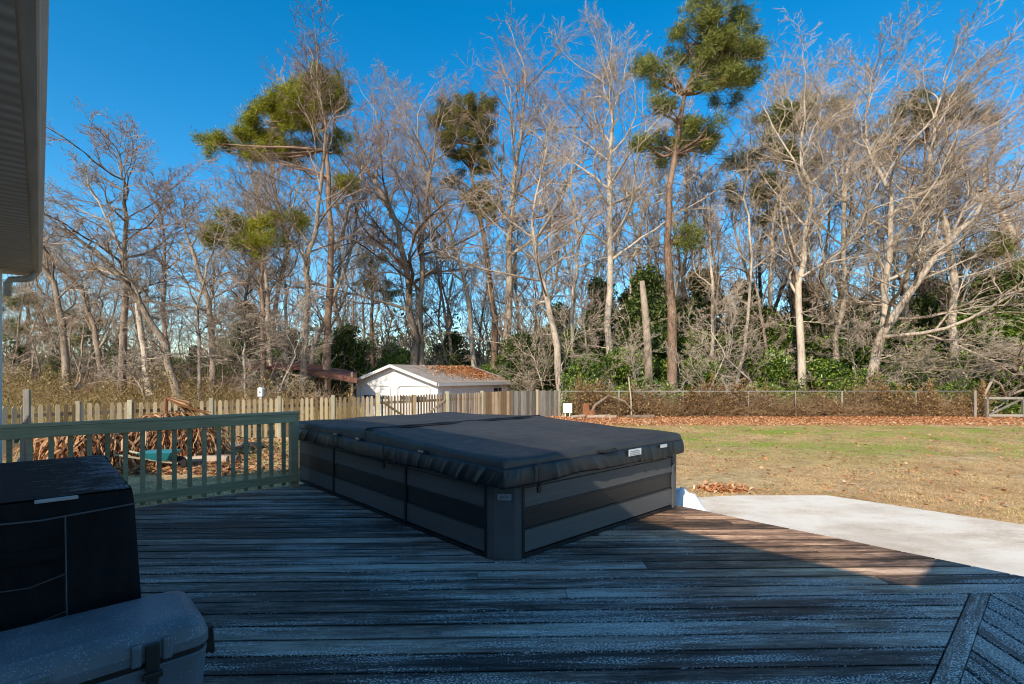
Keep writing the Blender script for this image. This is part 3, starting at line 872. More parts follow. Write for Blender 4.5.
# ------------------------------------------------------------------ cooler
cl = empty('ice_cooler', W(2.39, .09, 0), ANG, 'frosted grey blue ice chest with black latches in front of the covered grill', 'cooler')
def rounded(x, y, r, n=5):
    P = []
    for (sx, sy, a0) in ((1, 1, 0), (-1, 1, 90), (-1, -1, 180), (1, -1, 270)):
        for i in range(n+1):
            a = R(a0+90*i/n); P.append((sx*(x-r)+r*math.cos(a), sy*(y-r)+r*math.sin(a)))
    return P
def loft(mb, rings):
    n = len(rings[0][0]); vs = []; fs = []
    for P, z in rings: vs += [(x, y, z) for x, y in P]
    for k in range(len(rings)-1):
        fs += [(k*n+i, k*n+(i+1) % n, (k+1)*n+(i+1) % n, (k+1)*n+i) for i in range(n)]
    fs.append(tuple(range(n-1, -1, -1))); fs.append(tuple((len(rings)-1)*n+i for i in range(n)))
    mb._add(vs, fs, .5)
hx, hy = .385, .215
mb = MB(); loft(mb, [(rounded(hx-.035, hy-.03, .05), .02), (rounded(hx-.03, hy-.025, .05), .04), (rounded(hx-.008, hy-.006, .055), .355), (rounded(hx-.004, hy-.004, .055), .375)])
mb.build('body', M['cooler'], cl, smooth=False, bevel=.004)
mb = MB(); loft(mb, [(rounded(hx-.012, hy-.012, .055), .3755), (rounded(hx-.012, hy-.012, .055), .396)])
mb.build('gasket', M['rubber'], cl)
mb = MB(); loft(mb, [(rounded(hx, hy, .06), .3965), (rounded(hx, hy, .06), .43), (rounded(hx-.012, hy-.014, .06), .468), (rounded(hx-.03, hy-.035, .055), .487), (rounded(hx-.06, hy-.07, .05), .496)])
ld = mb.build('lid', M['cooler'], cl, bevel=.004)
mb = MB()
for x in (-.12, -.02): pass
mb.box((-.14, -hy+.004, .445), (.16, .02, .035)); mb.build('lid_ridge', M['cooler'], ld, bevel=.008)
for x in (.20, -.25):
    for q in (-.045, .045):
        mb = MB(); mb.box((x+q, -hy-.004, .43), (.03, .018, .075)); mb.build('latch_guard', M['cooler'], ld, bevel=.006)
    mb = MB(); mb.box((x, -hy-.012, .415), (.042, .014, .095)); mb.box((x, -hy-.014, .352), (.06, .014, .022)); mb.box((x, -hy-.013, .335), (.036, .012, .035))
    mb.build('latch', M['rubber'], cl, bevel=.005)
for s in (1, -1):
    mb = MB(); mb.tube([(s*(hx-.01), .08, .41), (s*(hx+.025), .085, .40), (s*(hx+.032), .08, .30), (s*(hx+.032), -.08, .30), (s*(hx+.025), -.085, .40), (s*(hx-.01), -.08, .41)], .009, 8)
    mb.box((s*(hx+.012), .08, .36), (.03, .05, .10)); mb.box((s*(hx+.012), -.08, .36), (.03, .05, .10)); mb.build('side_handle', M['rubber'], cl, bevel=.003)
for (x, y) in ((-.3, -.13), (.3, -.13), (-.3, .13), (.3, .13)):
    mb = MB(); mb.box((x, y, .0115), (.07, .05, .022)); mb.build('foot', M['rubber'], cl)

# ------------------------------------------------------------------ picket fence
FP = [(-40, 10.6), (27, 11.6), (78, 12.3), (130, 13.0), (211, 14.1), (279, 15.1), (333, 16.0), (378, 16.9), (447, 19.0), (482, 20.4), (512, 21.4), (537, 22.2), (559, 22.9)]
FW = [Vector(((px-512)/F*d, d, 0)) for px, d in FP]
GND = -.45
def bay(root, A, B, style, mat):
    d = B-A; Ln = d.length; t = d.normalized(); nrm = Vector((t.y, -t.x, 0))  # toward camera
    rz = math.atan2(t.y, t.x)
    for z in ((.28, .93) if style != 'privacy' else (.2, .62, 1.02)):
        mb = MB(); a = A - nrm*(.02) ; mb.bar((a.x-root.location.x, a.y-root.location.y, z), (a.x+d.x-root.location.x, a.y+d.y-root.location.y, z), .036, .085)
        mb.build('rail', mat, root)
    mb = MB(); wd_ = (.084 if A.x < -5.5 else .070) if style == 'picket' else .138; pt = (.140 if A.x < -5.5 else .116) if style == 'picket' else .146
    nn = int(Ln/pt)
    for i in range(nn):
        s = (i+.5)*Ln/nn; p = A + t*s + nrm*.022 - root.location
        H = 1.16+random.uniform(-.012, .012)
        if style == 'picket':
            vs = []
            for y_ in (-.009, .009):
                for (x_, z_) in ((-wd_/2, .04), (wd_/2, .04), (wd_/2, H-.045), (wd_*.22, H), (-wd_*.22, H), (-wd_/2, H-.045)):
                    q = p + t*x_ + nrm*y_; vs.append((q.x, q.y, z_))
            n = 6
            mb._add(vs, [tuple(range(n-1, -1, -1)), tuple(range(n, 2*n))] + [(k_, (k_+1) % n, n+(k_+1) % n, n+k_) for k_ in range(n)], random.random())
        else:
            mb.box((p.x, p.y, H/2+.02), (wd_, .018, H-.02+random.uniform(-.01, .01)), rz=rz)
    mb.build('picket_panel', mat, root)
def fpost(root, P, h=1.22, mat=None, w=.1):
    mb = MB(); p = P - root.location
    mb.box((p.x, p.y, h/2), (w, w, h), rz=.45)
    mb.build('post', mat or M['post'], root, bevel=.01)
def fz(o): o.location.z = GND
FR = empty('picket_fence', (FW[0].x, FW[0].y, 0), 0, 'weathered wooden picket fence running behind the railing to the garage', 'fence')
for i in range(0, 7): bay(FR, FW[i], FW[i+1], 'picket', M['picket'])
for i in (2, 3, 4, 5, 6): fpost(FR, FW[i])
FR.location.z = GND
# double gate between posts at 378 and 447
GT = empty('double_gate', (FW[7].x, FW[7].y, 0), 0, 'pair of picket gates with diagonal braces in front of the garage', 'gate')
A, B = FW[7], FW[8]; mid = (A+B)/2
for (a, b_, s) in ((A, mid, 1), (mid, B, -1)):
    t = (b_-a).normalized()
    bay(GT, a+t*.09, b_-t*.05, 'picket', M['picket'])
    nrm = Vector((t.y, -t.x, 0)); q = nrm*.045 - GT.location
    mb = MB(); a1 = a+t*.15+q; b1 = b_-t*.12+q
    if s > 0: mb.bar((a1.x, a1.y, .95), (b1.x, b1.y, .22), .02, .07)
    else: mb.bar((a1.x, a1.y, .22), (b1.x, b1.y, .95), .02, .07)
    mb.build('brace', M['picket'], GT)
fpost(GT, A, 1.24, w=.13); fpost(GT, B, 1.24, w=.13); fpost(GT, mid, 1.16, M['picket'], .12)
GT.location.z = GND
FG = empty('board_fence', (FW[8].x, FW[8].y, 0), 0, 'grey board fence section ending at the white square board', 'fence')
bay(FG, FW[8], FW[9], 'picket', M['picket']); bay(FG, FW[9], FW[10], 'privacy', M['picket'])
bay(FG, FW[10], FW[11], 'privacy', M['picket_grey']); bay(FG, FW[11], FW[12], 'privacy', M['picket_grey'])
fpost(FG, FW[9]); fpost(FG, FW[10], mat=M['picket_grey']); fpost(FG, FW[11], mat=M['picket']); fpost(FG, FW[12], mat=M['post'])
FG.location.z = GND
# shaded side gate near the house
SG = empty('side_gate', (0, 0, 0), 0, 'dark shaded board gate with a tall post beside the house corner', 'gate')
a = Vector(((27-512)/F*8.9, 8.9, 0)); b_ = W(9.1, -.2, 0)
SG.location = (a.x, a.y, 0)
bay(SG, b_, a, 'privacy', M['picket_grey'])
fpost(SG, a, 1.60, M['picket_grey'], .085)
SG.location.z = GND

# ------------------------------------------------------------------ chain link fence
CLF = empty('chain_link_fence', (2.2, 22.6, GND), 0, 'galvanised chain link fence with brown brambles growing through it', 'fence')
x0c, x1c = 0.0, 18.0; Hc = 1.12
wires = []
sp_ = .14
x = -Hc
while x < x1c:
    for s in (1, -1):
        xa = max(x, 0) if s > 0 else x
        a_ = (x, 0, 0.0) if s > 0 else (x, 0, Hc); b2 = (x+Hc, 0, Hc) if s > 0 else (x+Hc, 0, 0.0)
        if x >= 0 and x+Hc <= x1c: wires.append(([Vector(a_), Vector(b2)], [.0013, .0013]))
    x += sp_
o = link_mesh('wire_mesh', tubes_mesh('wire_mesh', wires, 3, M['wire']), CLF)
mb = MB(); mb.tube([(0, 0, Hc+.01), (x1c, 0, Hc+.01)], .021, 8); mb.build('top_rail', M['wire'], CLF, smooth=True)
for px, h in ((619, 1.2), (683, 1.12), (748.6, 1.15), (795.5, 1.18), (842, 1.15), (916, 1.12)):
    mb = MB(); xx = (px-512)/F*22.6-2.2; mb.tube([(xx, 0, 0), (xx, 0, h)], .026, 8); mb.build('post', M['wire'], CLF, smooth=True)
tp = MB(); xx = (631-512)/F*22.5
tp.tube([(0, 0, 0), (-.02, 0, .8), (-.13, 0, 1.75)], [.035, .03, .025], 8)
tag(tp.build('leaning_stake', M['post'], loc=(xx, 22.4, GND)), 'thin pale wooden stake leaning above the chain link fence', 'stake')

# wooden rail gate at right
WG = empty('rail_gate', at(987, 419, 22.0), R(-4), 'open wooden frame gate with one diagonal brace at the right end of the brambles', 'gate')
WG.location.z = GND
w_ = (1021-987)/F*22
for x in (0, w_):
    mb = MB(); mb.box((x, 0, .45), (.09, .09, .92)); mb.build('post', M['picket_grey'], WG)
mb = MB(); mb.box((w_/2+.15, -.02, .86), (w_+.5, .05, .1)); mb.build('rail', M['picket_grey'], WG)
mb = MB(); mb.box((w_/2, -.02, .12), (w_, .05, .1)); mb.build('rail', M['picket_grey'], WG)
mb = MB(); mb.bar((.1, -.03, .16), (w_-.1, -.03, .82), .04, .08); mb.build('brace', M['picket_grey'], WG)
p = at(975, 419, 22.2); mb = MB(); mb.tube([(0, 0, 0), (.02, 0, .6), (0, 0, 1.18)], .055, 8)
tag(mb.build('fence_post', M['picket_grey'], loc=(p.x, p.y, GND)), 'round weathered post standing just left of the wooden frame gate', 'post')
p = at(842, 418, 21.6)

# white board + stumps beyond the fence end
p = at(567.5, 408, 22.3); mb = MB(); mb.box((0, 0, 0), (.40, .03, .42), rz=.05); mb.box((-.1, .03, -.3), (.04, .04, .5)); mb.box((.1, .03, -.3), (.04, .04, .5))
tag(mb.build('white_board', M['white'], loc=p), 'small white square board standing at the end of the grey fence', 'board')
def logthing(name, px, py, d, pts, rad, label, cat='log', mat='log', n=10):
    mb = MB(); mb.tube([Vector(q) for q in pts], rad, n)
    p = at(px, py, d)
    return tag(mb.build(name, M[mat], loc=p), label, cat)
for (px, h, r, lb) in ((586, .62, .17, 'rust coloured upright stump right of the white board'), (590, .34, .2, 'short wide stump touching the taller rust coloured one')):
    mb = MB(); mb.tube([(0, 0, 0), (.02, 0, h*.5), (0, .02, h)], [r*1.15, r, r*.9], 10)
    tag(mb.build('tree_stump', M['rust'], loc=((px-512)/F*22.2, 22.2 - (.3 if h < .5 else 0), GND)), lb, 'stump')
mb = MB(); mb.tube([(0, 0, 0), (.3, 0, .55), (.9, .1, .95), (1.6, .1, .7), (2.0, .1, .25)], [.06, .06, .055, .05, .03], 8)
tag(mb.build('bent_branch', M['log'], loc=((588-512)/F*22.3, 22.2, GND)), 'thick bent branch arching over the stumps', 'branch')
for i, (px, l, a) in enumerate(((598, 1.0, .2), (607, .8, -.4), (640, 1.2, .1), (578, .7, .6))):
    mb = MB(); mb.tube([(-l/2, 0, .08), (l/2, 0, .09)], .07, 8)
    tag(mb.build('cut_log', M['log'], loc=((px-512)/F*21.9, 21.8, GND), rz=a), ['pale cut log lying right of the stumps', 'short pale log angled towards the fence beside the stumps', 'long thin log lying under the chain link fence', 'short log lying below the white board'][i], 'log')

# ------------------------------------------------------------------ garage
ge_r = Vector((-3.82, 27.2, 1.0)); gw = 6.75; ga_ = R(-33)
t = Vector((math.cos(ga_), math.sin(ga_), 0)); ge_l = ge_r - t*gw
nrm = Vector((-t.y, t.x, 0))
gar = empty('garage', (ge_l.x, ge_l.y, -1.6), math.atan2(t.y, t.x), 'white garage with a leaf strewn gable roof behind the picket gates', 'garage')
eh = ge_l.z+1.6; ah = eh+1.0; gl = 7.0
shx = .42   # skew handled by true rotation
mb = MB(); mb.box((gw/2, gl/2, eh/2), (gw-.3, gl, eh-.0)); 
mb._add([(.15, -.003, eh), (gw-.15, -.003, eh), (gw/2, -.003, ah-.08)], [(0, 1, 2)], .5)
mb._add([(.15, gl+.003, eh), (gw-.15, gl+.003, eh), (gw/2, gl+.003, ah-.08)], [(2, 1, 0)], .5)
mb.build('wall', M['siding'], gar)
mb = MB()
slab(mb, [(-.12, -.35, eh-.02), (gw/2, -.35, ah), (gw/2, gl+.3, ah), (-.12, gl+.3, eh-.02)][::-1], .06)
slab(mb, [(gw+.12, -.35, eh-.02), (gw+.12, gl+.3, eh-.02), (gw/2, gl+.3, ah), (gw/2, -.35, ah)][::-1], .06)
mb.build('roof', M['shingle'], gar)
mb = MB(); mb.bar((-.12, -.37, eh-.10), (gw/2, -.37, ah-.08), .04, .16); mb.bar((gw/2, -.375, ah-.08), (gw+.12, -.375, eh-.10), .04, .16)
mb.box((gw+.14, gl/2, eh-.12), (.04, gl+.6, .15)); mb.build('fascia', M['white'], gar)
for xc in (gw*.27, gw*.72):
    mb = MB(); w2 = gw*.18
    for (a_, b2) in (((xc-w2, -.02, eh-.35), (xc-w2*.85, -.02, eh-.22)), ((xc-w2*.85, -.02, eh-.22), (xc+w2*.85, -.02, eh-.22)), ((xc+w2*.85, -.02, eh-.22), (xc+w2, -.02, eh-.35)), ((xc-w2, -.02, eh-.35), (xc-w2, -.02, .1)), ((xc+w2, -.02, .1), (xc+w2, -.02, eh-.35))):
        mb.bar(a_, b2, .03, .07, up=(0, 1, 0))
    dd = mb.build('door', M['trimgrey'], gar)
    for q in range(2):
        mb = MB(); mb.box((xc+(q-.5)*w2*.9, -.012, .75), (w2*.7, .02, .9)); mb.build('door_panel', M['white'], dd)
    for q in range(4):
        mb = MB(); mb.box((xc+(q-1.5)*w2*.42, -.014, eh-.88), (w2*.34, .02, .2)); mb.build('pane', M['glass'], dd)
xw = gw-.15
mb = MB(); mb.box((xw+.012, 1.6, eh-.55), (.03, 1.1, .9)); mb.build('door_panel', M['white'], gar)
for yc in (5.3, 5.9):
    pass
mb = MB()
for a_ in (-.5, .5): mb.box((xw+.02, 5.6+a_, eh-.75), (.05, .07, .8))
mb.box((xw+.02, 5.6, eh-.37), (.05, 1.1, .07)); mb.box((xw+.02, 5.6, eh-1.13), (.05, 1.1, .07)); mb.box((xw+.022, 5.6, eh-.75), (.05, .04, .8)); wf = mb.build('window', M['white'], gar)
mb = MB(); mb.box((xw+.012, 5.6, eh-.75), (.03, .98, .74)); mb.build('pane', M['glass'], wf)
mb = MB(); mb.box((xw+.05, 8.3, eh-.7), (.1, .18, .25)); mb.build('wall_lamp', M['panel_black'], gar)
# leaves on the garage roof (stuff)
def quads(n, fpos, size, tilt, seed, name, mat, aspect=1.0):
    rg = np.random.RandomState(seed)
    P = fpos(rg, n); n = len(P)
    th = rg.rand(n)*2*math.pi; ph = rg.randn(n)*tilt; ps = rg.randn(n)*tilt
    A = np.stack([np.cos(th), np.sin(th), np.tan(np.clip(ph, -1.2, 1.2))], -1)
    B = np.stack([-np.sin(th), np.cos(th), np.tan(np.clip(ps, -1.2, 1.2))], -1)
    A /= np.linalg.norm(A, axis=1, keepdims=True); B /= np.linalg.norm(B, axis=1, keepdims=True)
    s = size*(.6+.8*rg.rand(n))[:, None]
    V = np.stack([P-A*s, P-B*s*aspect*.6, P+A*s, P+B*s*aspect*.6], 1).reshape(-1, 3)
    Fc = np.arange(4*n).reshape(n, 4)
    return np_mesh(name, V, Fc, rg.rand(n), mat)
cg, sg_ = math.cos(gar.rotation_euler.z), math.sin(gar.rotation_euler.z)
def roofpos(rg, n):
    y = np.clip(3.4+rg.randn(n)*1.8, -.2, gl-1.5); f = np.clip(rg.beta(1.6, 2.2, n), 0, 1)*.98; y = np.clip(y, -.2, gl-1.6)
    keep = rg.rand(n) < np.exp(-((y-4.5)/3.8)**2)
    y = y+1.2
    x = gw/2+f*gw/2; z = ah - f*(ah-eh) + .03
    return np.stack([x, y, z], -1)[keep]
o = link_mesh('roof_leaves', quads(5000, roofpos, .07, .3, 4, 'roof_leaves', M['fallen']), None, gar.location, gar.rotation_euler.z)
tag(o, 'rusty fallen leaves strewn over the garage roof', 'leaves', kind='stuff')

# ------------------------------------------------------------------ shed roof (open lean-to)
LT = empty('lean_to', at(245, 368, 27), 0, 'low open shelter with a sagging dark red roof left of the garage', 'shelter')
def lp(px, py, d): return at(px, py, d) - LT.location
mb = MB()
for (a_, b2, a2, b3) in (((243, 367.5, 27), (300, 367.5, 27.5), (300, 373, 29.5), (243, 372, 29)), ((300, 367.5, 27.5), (357, 378, 28), (357, 377, 31), (300, 370.2, 29.5))):
    P = [lp(*a_), lp(*b2), lp(*a2), lp(*b3)]
    P[2].z = P[1].z+.35; P[3].z = P[0].z+.35
    slab(mb, [tuple(q) for q in P], .12)
mb.bar(lp(300, 371.5, 27.4), lp(357, 380.5, 27.9), .08, .28); mb.build('roof', M['rustroof'], LT)
for px, d in ((249, 27.2), (261, 28.8), (286, 27.3), (326, 27.7), (329, 29.5), (352, 28)):
    p = lp(px, 370, d); mb = MB()
    mb.box((p.x, p.y, (-.15-LT.location.z-.9)/2+ .0 -.1), (.11, .11, 2.6), rnd=.5); mb.build('post', M['postbrown'], LT)
mb = MB(); mb.bar(lp(296, 391, 27.4), lp(327, 391, 27.6), .5, .1); mb.build('shelf', M['panel_black'], LT)
# birdhouse post
BH = empty('birdhouse', ((261-512)/F*16.5, 16.5, -.45), 0, 'small pale birdhouse on a post behind the picket fence', 'birdhouse')
mb = MB(); mb.box((0, 0, .6), (.07, .07, 1.2)); mb.build('post', M['post'], BH)
mb = MB(); mb.box((0, 0, 1.28), (.15, .15, .24)); mb._add([(-.1, -.09, 1.40), (.1, -.09, 1.40), (0, -.09, 1.47), (-.1, .09, 1.40), (.1, .09, 1.40), (0, .09, 1.47)], [(0, 1, 2), (5, 4, 3), (0, 2, 5, 3), (2, 1, 4, 5)], .5); mb.build('box', M['white'], BH)
mb = MB(); mb.tube([(0, -.080, 1.30), (0, -.07, 1.30)], .025, 10); mb.build('entrance', M['panel_black'], BH)

# ------------------------------------------------------------------ trees
def perp(d, rr):
    r = Vector((rr.gauss(0, 1), rr.gauss(0, 1), rr.gauss(0, 1)))
    r = r - d*r.dot(d)
    return r.normalized() if r.length > 1e-4 else Vector((1, 0, 0))

def branch(rr, p, d, L, r, nseg, wander, up):
    pts = [p.copy()]; rad = [r]; dd = d.copy(); st = L/nseg
    for i in range(nseg):
        dd = dd + Vector((rr.gauss(0, wander), rr.gauss(0, wander), rr.gauss(0, wander)*.7 + up))
        dd.normalize(); p = p + dd*st
        pts.append(p.copy()); rad.append(max(r*(1-(i+1)/nseg*.8), .0045))
    return pts, rad

def along(pts, t):
    f = t*(len(pts)-1); i = min(int(f), len(pts)-2); f -= i
    return pts[i].lerp(pts[i+1], f), (pts[i+1]-pts[i]).normalized()

def bare_tree(seed, spine, r0, start=.38, nl=(15, 8, 6, 4), spread=1.0, limbL=.34, up=.07, rtop=.3, fork=0, shape='vase', twr=.013):
    """spine in local coords; returns (trunk lines, crown lines)"""
    rr = random.Random(seed)
    H = sum((spine[i+1]-spine[i]).length for i in range(len(spine)-1))
    # densify spine with wobble
    pts = []
    n = 14
    for k in range(n+1):
        p, _ = along(spine, k/n)
        p = p + Vector((rr.gauss(0, .006*H*.5), rr.gauss(0, .006*H*.5), 0))*(1 if k else 0)
        pts.append(p)
    rad = [r0*(1+.25*math.exp(-k*1.1))*(1-(k/n)*(1-rtop)*1.0) for k in range(n+1)]
    rad[-1] = r0*.12
    for k in range(n-3, n): rad[k] = min(rad[k], r0*(.12+.3*(n-k)/4))
    trunk = [(pts, rad)]; limbs = []; crown = []
    az = rr.uniform(0, 6.28)
    nl = (nl[0]+3,)+tuple(nl[1:])
    for i in range(nl[0]):
        t = start + (1-start)*((i+rr.random())/nl[0])**.9
        if t > .985: t = .985
        p, d = along(pts, t); az += 2.4+rr.uniform(-.5, .5)
        side = Vector((math.cos(az), math.sin(az), 0)); side = (side - d*side.dot(d)).normalized()
        a = R(rr.uniform(28, 58))*spread*(1.15-.45*(t-start)/(1-start))
        dd = d*math.cos(a)+side*math.sin(a)
        Lb = H*limbL*rr.uniform(.7, 1.2)*(1.05-.55*(t-start)/(1-start))
        rb = r0*(1-t*(1-rtop))*rr.uniform(.34, .6)
        bp, br = branch(rr, p, dd, Lb, rb, 9, .17, up*.9)
        trunk.append((bp, br)); limbs.append((bp, Lb, rb))
    # low dead branches
    for i in range(rr.randint(2, 6)):
        t = rr.uniform(.12, start); p, d = along(pts, t); az = rr.uniform(0, 6.28)
        dd = Vector((math.cos(az), math.sin(az), rr.uniform(-.1, .6))).normalized()
        Lb = H*rr.uniform(.06, .16); rb = r0*rr.uniform(.08, .2)
        bp, br = branch(rr, p, dd, Lb, rb, 5, .2, .0); trunk.append((bp, br)); limbs.append((bp, Lb*.6, rb))
    lv = limbs
    limits = [(.18, 1), (.15, 1), (.1, 1)]
    for depth in (1, 2, 3):
        nx_ = []
        for (bp, Lb, rb) in lv:
            k = nl[depth]
            for j in range(k):
                t = .15+.85*((j+rr.random())/k)
                p, d = along(bp, min(t, .99))
                a = R(rr.uniform(24, 55)); s = perp(d, rr)
                dd = (d*math.cos(a)+s*math.sin(a))
                l2 = Lb*(rr.uniform(.32, .55) if depth < 3 else rr.uniform(.35, .7))*(1.1-.45*t)
                r2 = max(rb*(1-.65*t)*.72, twr if depth < 3 else twr*.75)
                ns = (5, 4, 3)[depth-1]
                q = branch(rr, p, dd, l2, r2, ns, (.20, .20, .2)[depth-1], up*(.9 if depth < 3 else .6))
                crown.append(q); nx_.append((q[0], l2, r2))
        lv = nx_
    return trunk, crown

def pine_needles(rr, tips, per, size, seed):
    rg = np.random.RandomState(seed)
    T = np.array([tuple(t) for t in tips]); n = len(T)*per
    C0 = np.repeat(T, per, 0) + rg.randn(n, 3)*size*.55
    D = rg.randn(n, 3); D[:, 2] = D[:, 2]*.7+.5; D /= np.linalg.norm(D, axis=1, keepdims=True)
    S = np.cross(D, rg.randn(n, 3)); S /= np.linalg.norm(S, axis=1, keepdims=True)
    l = size*(.5+.6*rg.rand(n))[:, None]; w = size*.055
    V = np.stack([C0-S*w, C0+S*w, C0+D*l+S*w*.5, C0+D*l-S*w*.5], 1).reshape(-1, 3)
    # per-tuft tone with variation
    r = np.clip(np.repeat(rg.rand(len(T)), per)*.7+rg.rand(n)*.3, 0, 1)
    return V, np.arange(4*n).reshape(n, 4), r

def pine_tree(name, seed, base, spine, r0, clumps, label, cat='pine tree', mat='pine', group=None, per=20, dens=1.0):
    """clumps: list of (center local, rx, ry, rz)"""
    rr = random.Random(seed)
    root = empty(name, base, 0, label, cat, group)
    n = 12; pts = []
    for k in range(n+1):
        p, _ = along(spine, k/n); pts.append(p + Vector((rr.gauss(0, .05), rr.gauss(0, .05), 0))*(1 if k else 0))
    rad = [r0*(1.2 if k == 0 else 1)*(1-k/n*.78) for k in range(n+1)]
    lines = [(pts, rad)]; tips = []
    for (c, rx, ry, rz_) in clumps:
        # attach at nearest trunk height slightly below
        best = min(range(3, n+1), key=lambda k: (pts[k]-c).length + (2 if pts[k].z > c.z else 0))
        st = pts[best]
        nb = max(3, int(3+rx*1.6))
        for b in range(nb):
            a = rr.uniform(0, 6.28); tgt = c + Vector((math.cos(a)*rx*rr.uniform(.2, .85), math.sin(a)*ry*rr.uniform(.2, .85), rz_*rr.uniform(-.5, .6)))
            m = st.lerp(tgt, .5) + Vector((rr.gauss(0, .3), rr.gauss(0, .3), rr.uniform(-.4, .3)))
            bp = [st, st.lerp(m, .5)+Vector((0, 0, rr.gauss(0, .12))), m, m.lerp(tgt, .5)+Vector((0, 0, rr.gauss(0, .15))), tgt]
            lines.append((bp, [r0*.28, r0*.22, r0*.16, r0*.09, .02]))
            for s in range(int(7)):
                p, d = along(bp, rr.uniform(.45, 1)); a = R(rr.uniform(30, 70)); sd = perp(d, rr)
                q = branch(rr, p, d*math.cos(a)+sd*math.sin(a), rr.uniform(.5, 1.3)*max(rx, 1)*.42, .022, 4, .2, .05)
                lines.append(q)
        # sub lobes inside the clump -> uneven outline
        nl_ = max(6, int(12*dens*rx*ry*rz_)); nl_ = min(nl_, 46)
        for s in range(nl_):
            v = Vector((rr.gauss(0, 1), rr.gauss(0, 1), rr.gauss(0, 1))).normalized()
            q = rr.uniform(.6, 1.05)
            lc = c + Vector((v.x*rx*q, v.y*ry*q, v.z*rz_*q))
            lr = rr.uniform(.2, .42)
            for k in range(int(24*lr/.45)):
                w2 = Vector((rr.gauss(0, 1), rr.gauss(0, 1), rr.gauss(0, .7)))*lr*.52
                tips.append(lc+w2)
    tv, tf, tr = tubes_np(lines, 7)
    link_mesh('trunk', np_mesh('trunk', tv, tf, tr, M['bark_pine'], True), root)
    V, Fc, r = pine_needles(rr, tips, per, .24, seed)
    link_mesh('crown', np_mesh('crown', V, Fc, r, M[mat]), root)
    return root

def rel(P, base): return [p-base for p in P]

def hero(name, seed, D, pxs, r_px, label, bark='bark_pale', twig='twig', cat='tree', zb=None, **kw):
    """pxs: list of (px,py) up the trunk ending at crown top"""
    P = [at(px, py, D) for px, py in pxs]
    rr = random.Random(seed*3+1)
    for i, p in enumerate(P): p.y += rr.uniform(-.6, .6)*(i > 0)*i/len(P)*2
    b = P[0].copy(); zb = float(gz(b.x, b.y)) - .1 if zb is None else zb
    d = (P[1]-P[0])
    if P[0].z > zb: 
        P[0] = P[0] - Vector((d.x, 0, d.z))*((P[0].z-zb)/max(d.z, .1))*1.0
    P[0].z = zb
    base = P[0].copy()
    sp = rel(P, base)
    root = empty(name, base, 0, label, cat)
    tr, cr = bare_tree(seed, sp, r_px/F*D/2*.86, **kw)
    Ht = max(q.z for q in sp); Hm = max(p_[-1].z for p_, r_ in cr); zc = .35*Ht
    if Hm > Ht:
        kf = (Ht-zc)/(Hm-zc)
        for p_, r_ in tr+cr:
            for q in p_:
                if q.z > zc: q.z = zc+(q.z-zc)*kf
    link_mesh('trunk', tubes_mesh('trunk', tr, 8, M[bark], True), root)
    link_mesh('crown', tubes_mesh('crown', cr, 3, M[twig]), root)
    return root

